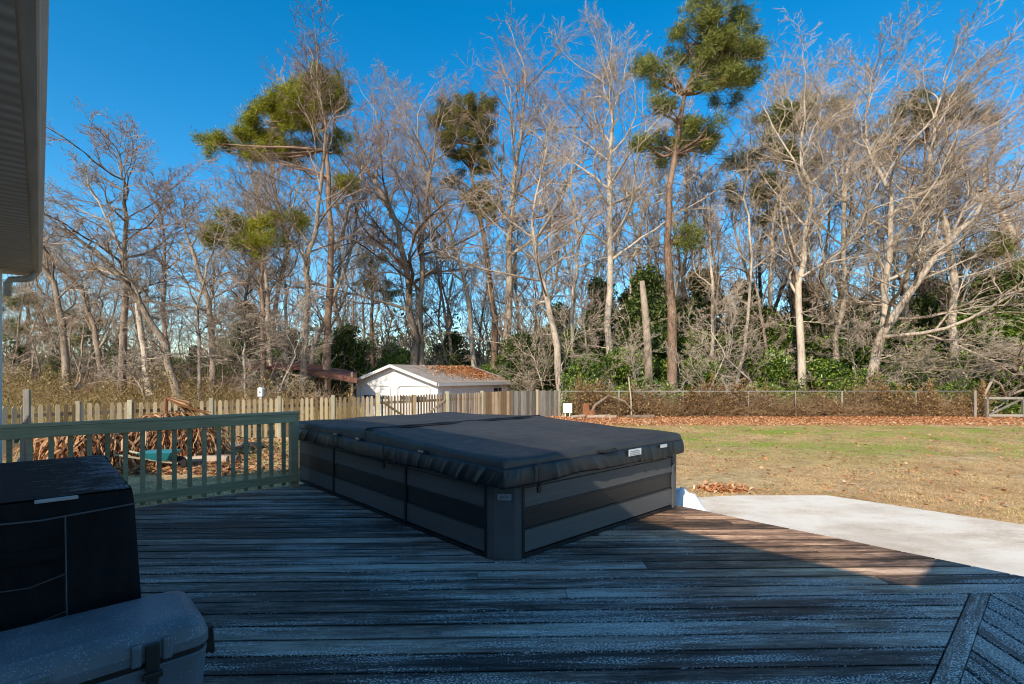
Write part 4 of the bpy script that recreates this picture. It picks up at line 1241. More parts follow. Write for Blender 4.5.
heroes = [
 # name, D, px list, width px, label, kw
 (26, [(122, 392), (123, 300), (124, 234), (128, 165), (127, 112)], 8, 'tall grey tree with a broad round crown at the left beside the eave', dict(bark='bark_mid', twig='twig_red', start=0.35, limbL=.42, spread=1.25, up=.05)),
 (24, [(176, 394), (162, 345), (147, 308), (115, 249), (78, 222), (50, 207)], 9, 'dark tree leaning far left with its long limb crossing the grey trunks', dict(bark='bark_mid', start=0.40, limbL=.20, nl=(10, 6, 6, 4))),
 (25, [(150, 394), (140, 340), (130, 290), (120, 230), (100, 160)], 8, 'pale trunk leaning slightly left between two darker trees', dict(bark='bark_pale', start=0.45, limbL=.28, nl=(10, 7, 6, 4))),
 (29, [(174, 394), (166, 330), (160, 270), (158, 215), (163, 165)], 6, 'thin straight grey tree behind the leaning dark one', dict(bark='bark_mid', start=0.40, limbL=.28, nl=(10, 7, 6, 4), twig='twig_red')),
 (27, [(213, 394), (211, 330), (206, 280), (190, 215), (170, 165)], 8, 'dark forked tree behind the left half of the picket fence', dict(bark='bark_mid', start=0.25, limbL=.38, spread=1.2, twig='twig_red')),
 (23, [(201, 398), (199, 345), (198, 300), (215, 240), (230, 190)], 4.5, 'slim white tree close behind the picket fence', dict(start=0.25, limbL=.3, nl=(12, 7, 6, 4))),
 (26, [(67, 386), (60, 330), (48, 270), (40, 230), (30, 170)], 8, 'leftmost dark trunk beside the house eave', dict(bark='bark_mid', start=0.30, limbL=.32)),
 (30, [(104, 384), (98, 330), (88, 280), (70, 245)], 7, 'crooked dark trunk behind the leftmost trees', dict(bark='bark_mid', start=0.20, limbL=.35)),
 (28, [(271, 394), (270, 330), (268, 280), (262, 220), (255, 160)], 6.5, 'straight pale trunk rising through the open shelter end', dict(start=0.30, limbL=.35)),
 (29, [(286, 392), (286, 330), (284, 270), (290, 200), (300, 120)], 5, 'slender pale trunk right of the shelter posts', dict(start=0.30, limbL=.3, nl=(12, 7, 6, 4))),
 (27, [(304, 390), (305, 330), (309, 260), (318, 180), (330, 90), (318, 20)], 8, 'very tall tree with high red twigs left of the garage', dict(bark='bark_mid', start=0.32, limbL=.33, twig='twig_red', nl=(17, 8, 6, 4))),
 (39.0, [(352, 384), (340, 330), (330, 260), (352, 180), (372, 100), (385, 55)], 6, 'tree with a wavy trunk rising over the garage gable', dict(start=0.25, limbL=.32, twig='twig_red', bark='bark_mid')),
 (37.0, [(414, 380), (415, 345), (407, 270), (395, 200), (360, 130), (316, 62)], 10, 'big twin trunk tree, left leaning stem behind the garage ridge', dict(bark='bark_mid', start=0.25, limbL=.36, nl=(18, 8, 6, 4), twig='twig_red')),
 (37.3, [(421, 380), (421, 340), (424, 260), (424, 190), (432, 110), (440, 55)], 8, 'upright stem beside the left leaning stem behind the garage ridge', dict(bark='bark_mid', start=0.25, limbL=.34, nl=(16, 8, 6, 4), twig='twig_red')),
 (41.0, [(476, 384), (472, 340), (464, 280), (447, 199), (420, 130), (405, 70)], 7, 'pale tree leaning left behind the right end of the garage', dict(start=0.35, limbL=.3)),
 (39.0, [(504, 388), (507, 320), (509, 234), (513, 170), (520, 90), (528, 18)], 10, 'tall white trunked tree at the right end of the garage', dict(start=0.35, limbL=.36, nl=(18, 8, 6, 4), twig='twig_red', spread=1.1)),
 (26, [(561, 396), (556, 350), (548, 305), (538, 257), (532, 190), (548, 110)], 9, 'forked tree leaning left above the end of the board fence', dict(start=0.38, limbL=.4, spread=1.3, nl=(14, 8, 6, 4))),
 (29, [(609, 394), (609, 330), (610, 234), (608, 146), (612, 80), (600, 15)], 9, 'tallest white trunked tree between the forked tree and the big pine', dict(start=0.32, limbL=.36, nl=(18, 8, 6, 4))),
 (30, [(630, 390), (628, 330), (634, 250), (650, 180), (655, 120)], 4, 'thin pale tree just left of the broken trunk', dict(start=0.25, limbL=.28, nl=(11, 7, 6, 4))),
 (29, [(712, 392), (711, 300), (711, 216), (715, 150)], 5, 'thin straight pale trunk right of the big pine', dict(start=0.40, limbL=.22, nl=(11, 6, 6, 4))),
 (28, [(734, 390), (745, 350), (749, 316), (752, 240), (750, 175), (752, 110)], 4.5, 'wavy thin white tree in front of the second right pine', dict(start=0.40, limbL=.2, nl=(12, 6, 6, 4))),
 (27, [(799, 392), (799, 330), (802, 270), (811, 164), (806, 110), (812, 10)], 9, 'white trunked tree with fanned upright branches behind the chain link fence', dict(start=0.28, limbL=.42, nl=(18, 8, 6, 4), up=.12, spread=.85)),
 (28, [(836, 392), (838, 340), (840, 304), (837, 193), (850, 120), (862, 30)], 7.5, 'pale tree with ivy dark base right of the fanned white tree', dict(start=0.26, limbL=.38, nl=(16, 8, 6, 4), up=.1)),
 (25, [(870, 392), (878, 345), (890, 316), (934, 228), (970, 180), (1010, 110)], 12, 'thick trunk leaning right with long crossing limbs', dict(start=0.20, limbL=.45, spread=1.25, nl=(16, 8, 6, 4))),
 (26, [(874, 385), (884, 316), (886, 240), (884, 170), (872, 90), (880, 12)], 8, 'upright stem rising from beside the thick leaning trunk', dict(start=0.25, limbL=.36, nl=(16, 8, 6, 4), up=.1)),
 (27, [(958, 392), (955, 330), (950, 216), (935, 160), (925, 90), (930, 20)], 9.5, 'smooth white trunk right of the thick leaning tree', dict(start=0.32, limbL=.38, nl=(16, 8, 6, 4))),
 (30, [(1012, 390), (1010, 300), (1008, 216), (990, 140), (1000, 60)], 8, 'rightmost tall tree behind the wooden frame gate', dict(start=0.30, limbL=.36, nl=(16, 8, 6, 4), twig='twig_red')),
 (31, [(905, 392), (906, 300), (912, 230), (935, 150), (960, 60)], 6, 'slim tree between the thick leaning trunk and the smooth white one', dict(start=0.30, limbL=.36, nl=(15, 8, 6, 4), twig='twig_red')),
 (31, [(770, 392), (772, 300), (768, 230), (775, 150), (785, 60)], 5, 'thin grey tree among the right hand pines', dict(start=0.35, limbL=.3, nl=(14, 8, 6, 4))),
 (32, [(570, 392), (574, 300), (580, 230), (570, 150), (580, 50)], 5, 'thin tree behind the forked tree', dict(start=0.35, limbL=.3, nl=(14, 8, 6, 4), twig='twig_red')),
 (25, [(1040, 395), (1025, 370), (1012, 340), (990, 322)], 7, 'low spreading bare shrub tree at the right edge above the gate', dict(start=0.15, limbL=1.3, spread=1.5, nl=(14, 8, 6, 4), up=-.01, bark='bark_mid')),
 (24, [(130+17, 400), (145, 385), (140, 370), (138, 350)], 3, 'small twiggy sapling behind the picket fence at left', dict(start=0.15, limbL=.7, nl=(9, 7, 6, 3))),
 (24, [(247, 398), (247, 360), (246, 330), (243, 300)], 4, 'small spreading bare tree in front of the shelter', dict(start=0.20, limbL=.65, spread=1.4, nl=(12, 8, 6, 4), up=.02)),
]
for i, (D_, pxs, rp, lab, kw) in enumerate(heroes):
    nm = 'bare_tree'
    hero(nm, 100+i*7, D_, pxs, rp, lab, **kw)

# broken snag
b = at(650, 392, 25); b.z = -.45
mb = MB(); tp_ = [at(650, 392, 25)-b, at(648, 350, 25)-b, at(645, 310, 25)-b, at(642, 281, 25)-b]; tp_[0].z = 0
mb.tube(tp_, [.22, .19, .17, .12], 10)
tag(mb.build('snag', M['bark_mid'], loc=b, smooth=True), 'broken off dead trunk just left of the big pine', 'dead tree')

# pines
def pine_at(seed, D, trunk_px, r_px, clumps_px, label, mat='pine', dens=1.0):
    P = [at(px, py, D) for px, py in trunk_px]; P[0].z = float(gz(P[0].x, D))-.1
    base = P[0].copy()
    cl_ = []
    for (px, py, rx, ry) in clumps_px:
        c = at(px, py, D) + Vector((0, random.uniform(-1.2, 1.2), 0)) - base
        cl_.append((c, rx/F*D*1.12, rx/F*D*.95, ry/F*D*1.22))
    pine_tree('pine_tree', seed, base, rel(P, base), r_px/F*D/2, cl_, label, mat=mat, dens=dens)
pine_at(1, 29, [(325, 392), (329, 320), (331, 230), (326, 150), (316, 62)], 9,
        [(315, 80, 26, 16), (285, 98, 24, 16), (262, 115, 24, 15), (240, 138, 24, 13), (218, 150, 17, 11), (300, 120, 26, 13), (325, 105, 20, 14), (265, 155, 18, 9), (330, 140, 14, 8), (285, 145, 16, 8), (345, 183, 10, 6)],
        'large leaning pine with a yellow green crown left of centre', 'pine_yellow', 1.2)
pine_at(2, 27, [(262, 392), (264, 320), (262, 270), (258, 205)], 6,
        [(222, 222, 20, 10), (250, 215, 22, 11), (270, 230, 18, 12), (240, 240, 20, 10), (262, 252, 18, 9), (285, 218, 13, 8), (215, 238, 12, 6)],
        'smaller yellow green pine below the large leaning pine', 'pine_yellow', .8)
pine_at(3, 40, [(496, 392), (494, 320), (484, 240), (472, 170), (466, 95)], 8,
        [(463, 100, 22, 10), (448, 125, 18, 14), (478, 118, 20, 14), (465, 148, 22, 14), (485, 160, 14, 16), (478, 195, 18, 13), (455, 180, 12, 9), (490, 215, 12, 9)],
        'brown green pine behind the tall white trunk over the garage', 'pine_olive', .9)
pine_at(4, 26, [(674, 394), (671, 330), (668, 250), (670, 180), (682, 105), (705, 40)], 11,
        [(705, 32, 30, 12), (735, 44, 26, 15), (750, 62, 16, 16), (690, 48, 22, 12), (715, 65, 30, 13), (735, 85, 24, 10), (700, 90, 20, 8), (655, 82, 16, 9), (648, 66, 10, 6), (690, 125, 28, 10), (712, 132, 22, 11), (675, 145, 18, 8), (640, 144, 10, 4), (682, 240, 14, 10), (660, 112, 9, 5)],
        'big pine with a rounded top standing right of centre', 'pine', 1.1)
pine_at(5, 31, [(797, 392), (796, 320), (792, 250), (786, 190), (800, 100)], 7,
        [(805, 98, 20, 9), (790, 118, 22, 11), (820, 115, 18, 12), (765, 128, 16, 12), (780, 150, 22, 11), (745, 160, 18, 11), (760, 185, 22, 12), (795, 170, 16, 10), (780, 210, 18, 10), (740, 190, 12, 8)],
        'dark pine behind the fanned white tree', 'pine', .8)
pine_at(6, 33, [(925, 392), (924, 320), (922, 240), (925, 110)], 7,
        [(925, 108, 28, 9), (900, 118, 20, 9), (950, 112, 20, 9), (885, 132, 14, 9), (920, 132, 26, 8), (965, 125, 18, 8), (890, 150, 9, 5)],
        'flat topped olive pine behind the right hand bare trees', 'pine_olive', .7)
pine_at(7, 30, [(994, 392), (994, 330), (996, 260), (1000, 215)], 6,
        [(985, 255, 18, 10), (1005, 245, 16, 12), (1000, 280, 22, 14), (975, 290, 14, 9), (1015, 300, 16, 16), (990, 320, 20, 12)],
        'dark low evergreen behind the right edge trees', 'pine', .8)
pine_at(8, 45, [(372, 392), (372, 300), (370, 250)], 5,
        [(376, 262, 14, 8), (368, 280, 12, 8), (385, 290, 14, 8)], 'distant pine between the garage ridge and the wavy tree', 'pine', .6)
pine_at(9, 45, [(30, 392), (28, 330), (30, 290)], 6,
        [(20, 300, 20, 10), (45, 320, 20, 10), (70, 335, 18, 9), (95, 325, 14, 8), (15, 330, 14, 9)], 'distant spreading pine beyond the leftmost trees', 'pine', .6)

# evergreen understory prototypes
def leaf_blob(rg, n, H, Rr, cx=0):
    # lobes
    nl_ = 26; L = []
    for i in range(nl_):
        h = rg.rand()**.8; a = rg.rand()*6.28; r = Rr*(1.05-.75*h)*math.sqrt(rg.rand())
        L.append((r*math.cos(a), r*math.sin(a), .15*H+h*H*.82, Rr*(.30+.22*rg.rand())))
    L = np.array(L); idx = rg.randint(0, nl_, n)
    d = rg.randn(n, 3); d /= np.linalg.norm(d, axis=1, keepdims=True); q = (rg.rand(n)**.45)[:, None]
    return L[idx, :3] + d*q*L[idx, 3:4]*np.array([1, 1, .8])
def evergreen(seed, H, Rr, n, mat, name, label):
    root = empty(name, (0, -300, 0), 0, label, 'evergreen shrub', 'evergreen shrubs under the tall trees')
    rg = np.random.RandomState(seed)
    me = quads(n, lambda r, k: leaf_blob(r, k, H, Rr), .085, .8, seed, 'foliage', M[mat], 1.0)
    link_mesh('foliage', me, root)
    rr = random.Random(seed); ln = []
    for i in range(7):
        ln.append(branch(rr, Vector((rr.gauss(0, .15), rr.gauss(0, .15), 0)), Vector((rr.gauss(0, .3), rr.gauss(0, .3), 1)).normalized(), H*.85, .05, 6, .1, .02))
    link_mesh('stem', tubes_mesh('stem', ln, 5, M['bark_mid']), root)
    return root
EV = [evergreen(11, 4.2, 1.9, 9000, 'holly', 'evergreen_shrub', 'glossy green evergreen growing under the tall trees'),
      evergreen(12, 5.6, 1.6, 9000, 'holly_dark', 'evergreen_shrub', 'dark evergreen growing under the tall trees'),
      evergreen(13, 2.6, 1.7, 7000, 'holly', 'evergreen_shrub', 'low glossy evergreen growing under the tall trees')]
spots = []
rr = random.Random(21)
# px, depth, type, scale
for (px, d, ty, s) in ((545, 31, 1, .9), (573, 33, 0, 1.0), (592, 30, 2, 1.0), (628, 31, 0, .9), (648, 29, 1, 1.1), (660, 32, 0, 1.4), (636, 34, 1, 1.3), (690, 30, 0, .9), (700, 33, 1, 1.2), (725, 31, 2, 1.1), (735, 30, 0, 1.0),
                       (760, 31, 1, 1.0), (780, 30, 0, .95), (815, 30, 1, .9), (826, 29, 0, 1.0), (850, 31, 1, 1.0), (858, 29, 2, 1.2), (893, 30, 0, 1.05), (910, 29, 2, 1.1), (925, 31, 1, 1.0),
                       (975, 28, 0, 1.1), (990, 29, 1, 1.1), (1010, 27, 0, 1.1), (1035, 28, 1, 1.2), (1060, 28, 0, 1.2), (520, 34, 1, 1.0), (490, 38, 0, 1.0), (455, 40, 1, .9), (340, 38, 1, .8), (368, 40, 0, .9), (325, 41, 2, 1.1),
                       (385, 42, 1, .9), (430, 42, 0, .9), (405, 44, 1, 1.0), (600, 36, 1, 1.2), (560, 37, 1, 1.2), (675, 37, 1, 1.3), (745, 37, 1, 1.2), (800, 37, 1, 1.2), (870, 37, 1, 1.2), (945, 36, 1, 1.2), (1000, 36, 1, 1.3), (120, 46, 1, 1.0), (60, 48, 0, 1.0), (170, 46, 2, 1.2), (235, 44, 1, .9), (583, 27, 2, .9), (622, 27.5, 2, .9), (668, 28, 2, 1.0), (698, 27, 2, .8), (775, 27.5, 2, .9), (822, 27, 2, .85), (905, 27, 2, .8), (968, 27, 2, .9), (20, 44, 1, 1.0), (275, 42, 0, .7), (195, 50, 1, 1.1)):
    spots.append((px, d, ty, s*(1.12 if px > 500 else .8)))
for k_ in range(58):
    px = 232 + k_*14.3 + rr.uniform(-8, 8)
    spots.append((px, rr.uniform(38, 49), 1 if k_ % 3 else 0, rr.uniform(.85, 1.65)*(1.0 if px > 520 else .72)))
used = set()
for (px, d, ty, s) in spots:
    x = (px-512)/F*d; z = float(gz(x, d))-.05
    if ty not in used:
        used.add(ty); o = EV[ty]; o.location = (x, d, z); o.rotation_euler.z = rr.uniform(0, 6.28); o.scale = (s, s, s)
    else:
        copy_tree(EV[ty], (x, d, z), rr.uniform(0, 6.28), s*rr.uniform(.85, 1.1), sz=s*rr.uniform(.8, 1.15))

# background bare trees, instanced
BG = []
for k in range(6):
    H = 15.0
    rr2 = random.Random(50+k)
    sp = [Vector((0, 0, 0))]
    for j in range(4): sp.append(sp[-1]+Vector((rr2.gauss(0, .9), rr2.gauss(0, .9), H/4)))
    tr, cr = bare_tree(900+k, sp, .15, start=.22 if k % 2 else .4, nl=(15, 6, 5, 4), limbL=.28, spread=1.05, up=.06, twr=.016)
    root = empty('woodland_tree', (0, -300, 0), 0, 'slender bare woodland tree standing behind the nearer trees', 'tree', 'bare woodland trees in the background')
    link_mesh('trunk', tubes_mesh('trunk', tr, 6, M['bark_mid'], True), root)
    link_mesh('crown', tubes_mesh('crown', cr, 3, M['twig_far' if k % 2 else 'twig']), root)
    BG.append(root)
rr = random.Random(77); first = set()
for i in range(118):
    px = -30 + (i*61.8*1.7) % 1090 + rr.uniform(-12, 12)
    d = rr.uniform(33, 60) if i % 3 else rr.uniform(28, 36)
    x = (px-512)/F*d; k = i % 6
    s = rr.uniform(.85, 1.3) if px > 270 else rr.uniform(.5, .85)
    if i % 3 == 0: s *= .68
    if 325 < px < 560 and d < 40: d += 12; x = (px-512)/F*d
    loc = (x, d, float(gz(x, d))-.1)
    if k not in first:
        first.add(k); o = BG[k]; o.location = loc; o.scale = (s, s, s)
    else: copy_tree(BG[k], loc, rr.uniform(0, 6.28), s, sz=s*rr.uniform(.9, 1.25))

# small understory bare saplings near the fence line
SP = []
for k in range(3):
    rr2 = random.Random(150+k); H = 5.0
    sp = [Vector((0, 0, 0))]
    for j in range(4): sp.append(sp[-1]+Vector((rr2.gauss(0, .45), rr2.gauss(0, .45), H/4)))
    tr, cr = bare_tree(700+k, sp, .045, start=.12, nl=(12, 7, 6, 4), limbL=.5, spread=1.3, up=.03, twr=.009)
    root = empty('sapling', (0, -300, 0), 0, 'twiggy bare sapling in the understory behind the fences', 'sapling', 'bare saplings along the woodland edge')
    link_mesh('stem', tubes_mesh('stem', tr, 5, M['bark_pale' if k else 'bark_mid'], True), root)
    link_mesh('crown', tubes_mesh('crown', cr, 3, M['twig']), root)
    SP.append(root)
first = set()
for i in range(38):
    px = -10 + (i*37.3*1.9) % 1060 + rr.uniform(-10, 10)
    if px < 325 and i % 2: continue
    if 325 < px < 535: d = rr.uniform(42, 46)
    else: d = rr.uniform(24.5, 31)
    x = (px-512)/F*d; k = i % 3; s = rr.uniform(.55, 1.15)
    loc = (x, d, float(gz(x, d))-.05)
    if k not in first:
        first.add(k); o = SP[k]; o.location = loc; o.scale = (s, s, s)
    else: copy_tree(SP[k], loc, rr.uniform(0, 6.28), s)

# distant woods as one mass: stems, twigs and dark brush
rg = np.random.RandomState(8)
lines = []
rr = random.Random(31)
for i in range(1500):
    d = rr.uniform(48, 85); px = rr.uniform(-60, 1090); x = (px-512)/F*d
    h = rr.uniform(5, 13) if px > 240 else rr.uniform(3, 10)
    p = Vector((x, d, float(gz(x, d)))); lines.append(branch(rr, p, Vector((rr.gauss(0, .1), 0, 1)).normalized(), h, rr.uniform(.03, .09), 6, .13, .03))
for i in range(19000):
    d = rr.uniform(36, 80); px = rr.uniform(-60, 1090); x = (px-512)/F*d
    zz = abs(rr.gauss(0, 1))*(3.4 if px > 250 else 2.4)
    p = Vector((x, d, float(gz(x, d))+zz)); lines.append(branch(rr, p, Vector((rr.gauss(0, .7), rr.gauss(0, .7), .5)).normalized(), rr.uniform(.8, 2.4), .016, 4, .22, .04))
o = link_mesh('distant_woods', tubes_mesh('distant_woods', lines, 3, M['twig_far']))
tag(o, 'hazy brown mass of far woodland stems and twigs', 'woods', kind='stuff')
def farbrush(rg, n):
    d = 62+rg.rand(n)*30; px = -80+rg.rand(n)*1190; x = (px-512)/F*d
    lump = 3.4+3.0*sstep(px, 220, 420)+1.3*np.sin(px*.021)+.9*np.sin(px*.063+1)+.6*np.sin(px*.17)
    z = np.abs(rg.randn(n))*lump*.62
    return np.stack([x, d, z-.2], -1)
o = link_mesh('distant_brush', quads(44000, farbrush, .36, .8, 5, 'distant_brush', M['holly_dark']))
tag(o, 'dark low brush closing the view under the far woods', 'brush', kind='stuff')

# ------------------------------------------------------------------ brambles and tall grass
lines = []; rr = random.Random(5)
for i in range(9000):
    px = rr.uniform(575, 985); d = 22.75+abs(rr.gauss(0, .9)); x = (px-512)/F*d
    if abs(px-770) < 0: continue
    hh = .95+.3*math.sin(px*.045)+.3*math.sin(px*.11)+.2*math.sin(px*.37)+rr.uniform(0,.9)*(rr.random()<.2)
    p = Vector((x, d, GND+rr.uniform(0, .7)*hh))
    up = rr.uniform(.1, .9)
    q = branch(rr, p, Vector((rr.gauss(0, 1), rr.gauss(0, .4), up)).normalized(), rr.uniform(.35, 1.0), .007, 5, .3, -.07)
    lines.append(q)
for i in range(900):   # in front of the fence too
    px = rr.uniform(600, 975); d = 22.3+rr.uniform(-.1, .2); x = (px-512)/F*d
    lines.append(branch(rr, Vector((x, d, GND+rr.uniform(0, .45))), Vector((rr.gauss(0, 1), rr.gauss(0, .3), .5)).normalized(), rr.uniform(.3, .7), .006, 5, .3, -.05))
for i in range(2000):   # bank at the left
    px = rr.uniform(-20, 345); d = rr.uniform(19, 33); x = (px-512)/F*d
    lines.append(branch(rr, Vector((x, d, float(gz(x, d))+rr.uniform(0, .9))), Vector((rr.gauss(0, 1), rr.gauss(0, .5), .7)).normalized(), rr.uniform(.5, 1.6), .010, 5, .28, -.03))
o = link_mesh('bramble_thicket', tubes_mesh('bramble_thicket', lines, 3, M['bramble'])); tag(o, 'tangled brown brambles along the chain link fence', 'brambles', kind='stuff')
def bramleaf(rg, n):
    px = 575+rg.rand(n)*410; d = 22.35+np.abs(rg.randn(n))*1.1; x = (px-512)/F*d
    hh = .85+.3*np.sin(px*.045)+.25*np.sin(px*.11)+.25*np.sin(px*.23+1)+.2*np.sin(px*.61)+ .35*np.exp(-((px-720)/22)**2)+.3*np.exp(-((px-905)/45)**2)
    z = GND+rg.rand(n)**.9*hh*1.12+.25*rg.randn(n)*(rg.rand(n)<.1)
    P = np.stack([x, d, z], -1); return P[rg.rand(n) < np.where((px > 740) & (px < 880), .3, .9)*(.75+.25*np.sin(px*.13))]
o = link_mesh('bramble_leaves', quads(52000, bramleaf, .045, .9, 6, 'bramble_leaves', M['bramble_leaf'])); tag(o, 'dry brown leaves caught in the brambles', 'leaves', kind='stuff')
def bramgreen(rg, n):
    px = 560+rg.rand(n)*470; d = 24+np.abs(rg.randn(n))*1.2; x = (px-512)/F*d
    z = GND+rg.rand(n)*(1.3+.5*np.sin(px*.06)+.4*np.sin(px*.021+2))
    return np.stack([x, d, z], -1)
o = link_mesh('green_undergrowth', quads(20000, bramgreen, .06, .9, 16, 'green_undergrowth', M['holly'])); tag(o, 'green undergrowth behind the brambles', 'undergrowth', kind='stuff')

def blades(n, fpos, hmin, hmax, w, seed, name, mat, lean=.35, rfun=None):
    rg = np.random.RandomState(seed); P = fpos(rg, n); n = len(P)
    a = rg.rand(n)*6.28; h = hmin+(hmax-hmin)*rg.rand(n)
    S = np.stack([np.cos(a), np.sin(a), np.zeros(n)], -1)*w
    Ld = np.stack([rg.randn(n)*lean, rg.randn(n)*lean, np.ones(n)], -1)*h[:, None]
    V = np.stack([P-S, P+S, P+Ld+S*.15, P+Ld-S*.15], 1).reshape(-1, 3)
    r = rg.rand(n) if rfun is None else rfun(rg, P)
    return np_mesh(name, V, np.arange(4*n).reshape(n, 4), r, mat)
def bank(rg, n):
    d = 15.5+rg.rand(n)**1.2*16; px = -40+rg.rand(n)*400; x = (px-512)/F*d
    k = (d > 13.0+ (px-130)*.012+1.0)
    z = gz(x, d); return np.stack([x, d, z], -1)[k]
o = link_mesh('tall_grass', blades(30000, bank, .2, .75, .014, 9, 'tall_grass', M['drygrass'], .4)); tag(o, 'tall tan and olive grass on the bank behind the picket fence', 'grass', kind='stuff')
def bankb(rg, n):
    d = 22+rg.rand(n)*12; px = -40+rg.rand(n)*400; x = (px-512)/F*d
    z = gz(x, d)+rg.rand(n)**1.5*(1.1+.6*np.sin(px*.05)+.5*np.sin(px*.13)+.4*np.sin(px*.31)); return np.stack([x, d, z], -1)
o = link_mesh('bank_undergrowth', quads(26000, bankb, .05, .9, 19, 'bank_undergrowth', M['drygrass'])); tag(o, 'olive undergrowth at the foot of the left hand trees', 'undergrowth', kind='stuff')

# lawn blades
def lawnp(rg, n):
    d = 5.6+ (rg.rand(n)**1.2)*14.4; px = -20+rg.rand(n)*1070; x = (px-512)/F*d
    k = ~((px > 300) & (px < 560))
    P = np.stack([x, d, gz(x, d)], -1)
    # stay off patio and deck
    v = VX*x+VY*d; u = -VY*x+VX*d
    inp = np.zeros(n, bool)
    fx = np.array([f[0] for f in far]); fy = np.array([f[1] for f in far])
    lim = np.interp(x, fx, fy); inp = (x > fx[0]-.3) & (d < lim+.03)
    dk = (v < 5.15) & (u < 6.75)
    return P[k & ~inp & ~dk]
def lawnr(rg, P):
    x, y = P[:, 0], P[:, 1]
    nse = .25+np.sin(x*.9+1.3*np.sin(y*.7))*.6+np.sin(x*.37+y*.9)*.6+np.sin(x*2.3-y*2.7+2*np.sin(x*.8))*.55+np.sin(x*5.1+y*4.3+2*np.sin(y*1.3))*.45
    band = sstep(y, 10.3, 13)*(1-sstep(y, 17.5, 19.5))
    g_ = rg.rand(len(x)) < (.05*(nse > .9)+.015+band*np.clip(.38+.6*nse, .04, .98))
    return np.where(g_, .85+.15*rg.rand(len(x)), np.clip(rg.rand(len(x))*.45+.12*np.sin(x*1.7+y*2.1)+.06*np.sin(x*4.3-y*3.1)+.05, 0, .57))
o = link_mesh('lawn_grass', blades(230000, lawnp, .008, .028, .006, 10, 'lawn_grass', M['lawn'], .8, lawnr)); tag(o, 'short winter grass, tan with green patches', 'grass', kind='stuff')
def leavesp(rg, n):
    m = n*19//20
    d = np.concatenate([18.6+rg.rand(m)**.8*4.2, 7+rg.rand(n-m)*12]); px = 300+rg.rand(n)*760; x = (px-512)/F*d
    P = np.stack([x, d, gz(x, d)+.015+rg.rand(n)*.02], -1)
    fx = np.array([f[0] for f in far]); fy = np.array([f[1] for f in far])
    lim = np.interp(x, fx, fy); inp = (x > fx[0]-.3) & (d < lim+.03)
    v = VX*x+VY*d; u = -VY*x+VX*d
    dk = (v < 5.15) & (u < 6.95)
    return P[~inp & ~dk]
o = link_mesh('fallen_leaves', quads(26000, leavesp, .045, .35, 12, 'fallen_leaves', M['fallen'])); tag(o, 'orange fallen leaves along the foot of the chain link fence', 'leaves', kind='stuff')
# leaf litter and gravel by the railing
def gravp(rg, n):
    u = 6.68+rg.rand(n)*.9; v = -.3+rg.rand(n)*3.6
    return np.stack([-VY*u+VX*v, VX*u+VY*v, GND+.02+rg.rand(n)*.03], -1)
o = link_mesh('gravel_strip', quads(9000, gravp, .022, .5, 13, 'gravel_strip', M['gravel'])); tag(o, 'grey gravel strip beside the deck railing', 'gravel', kind='stuff')

# ------------------------------------------------------------------ dried banana clumps
def banana(px, d, H, nlv, label, seed, wide=.5):
    rr = random.Random(seed); x = (px-512)/F*d
    H *= .86; nlv = int(nlv*1.9); root = empty('dried_plant', (x, d, GND), 0, label, 'dead plant', 'dead brown plants behind the railing')
    mb = MB()
    for i in range(4):
        a = rr.uniform(0, 6.28); b0 = Vector((math.cos(a)*.15, math.sin(a)*.15, 0))
        mb.tube([b0, b0*1.6+Vector((0, 0, H*.5)), b0*2.2+Vector((rr.gauss(0, .08), 0, H*rr.uniform(.75, 1.0)))], [.06, .045, .03], 7)
    mb.build('stalk', M['banana'], root, smooth=True)
    V = []; Fc = []; Rn = []
    for i in range(nlv):
        a = rr.uniform(0, 6.28); z0 = H*rr.uniform(.25, 1.0); L = rr.uniform(.3, .8); w = rr.uniform(.006, .026)
        p = Vector((math.cos(a)*.1+rr.gauss(0, wide*.35), math.sin(a)*.1+rr.gauss(0, .15), z0)); dd = Vector((math.cos(a), math.sin(a), rr.uniform(-.2, .7))).normalized()
        side = Vector((-math.sin(a), math.cos(a), rr.gauss(0, .5))).normalized()
        r_ = rr.random(); b = len(V); ns = 6
        for k in range(ns+1):
            ww = w*(1-.8*abs(k/ns-.4)) ; tw = side*ww
            V += [p-tw+Vector((rr.gauss(0, .008), 0, rr.gauss(0, .01))), p+tw]
            dd = (dd+Vector((rr.gauss(0, .3), rr.gauss(0, .3), -.36))).normalized(); p = p+dd*L/ns
            if p.z < .03: p.z = .03
        for k in range(ns): Fc.append((b+2*k, b+2*k+1, b+2*k+3, b+2*k+2)); Rn.append(r_)
    me = np_mesh('leaves', np.array([tuple(v) for v in V]), np.array(Fc), Rn, M['banana']); link_mesh('leaves', me, root)
banana(62, 10.2, .85, 300, 'dead brown plant clump just above the covered grill', 1)
banana(88, 10.4, 1.0, 320, 'dead brown plant with a stubby pale stalk', 2)
banana(118, 10.6, .9, 320, 'dead brown plant clump left of the turquoise wheelbarrow', 3)
banana(145, 11.0, .95, 320, 'dead brown plant clump behind the turquoise wheelbarrow', 4)
banana(168, 11.0, 1.25, 380, 'tallest dead plant with long draped leaves', 5)
banana(196, 11.3, 1.0, 340, 'dead plant clump right of the tallest one', 6, .6)
def drape(px0, py0, px1, py1, d, sd):
    rr = random.Random(sd); mb = MB(); a = at(px0, py0, d); b = at(px1, py1, d+.2)
    for i in range(9):
        m = a.lerp(b, .5)+Vector((rr.gauss(0, .06), rr.gauss(0, .05), rr.uniform(-.02, .14)))
        e = b + Vector((rr.gauss(0, .15), 0, rr.gauss(0, .08)))
        mb.tube([a-a+Vector((0, 0, 0)), (m-a), (e-a)], [.03, .022, .012], 5)
    return mb, a
mb, a = drape(166, 398, 200, 416, 11.0, 2)
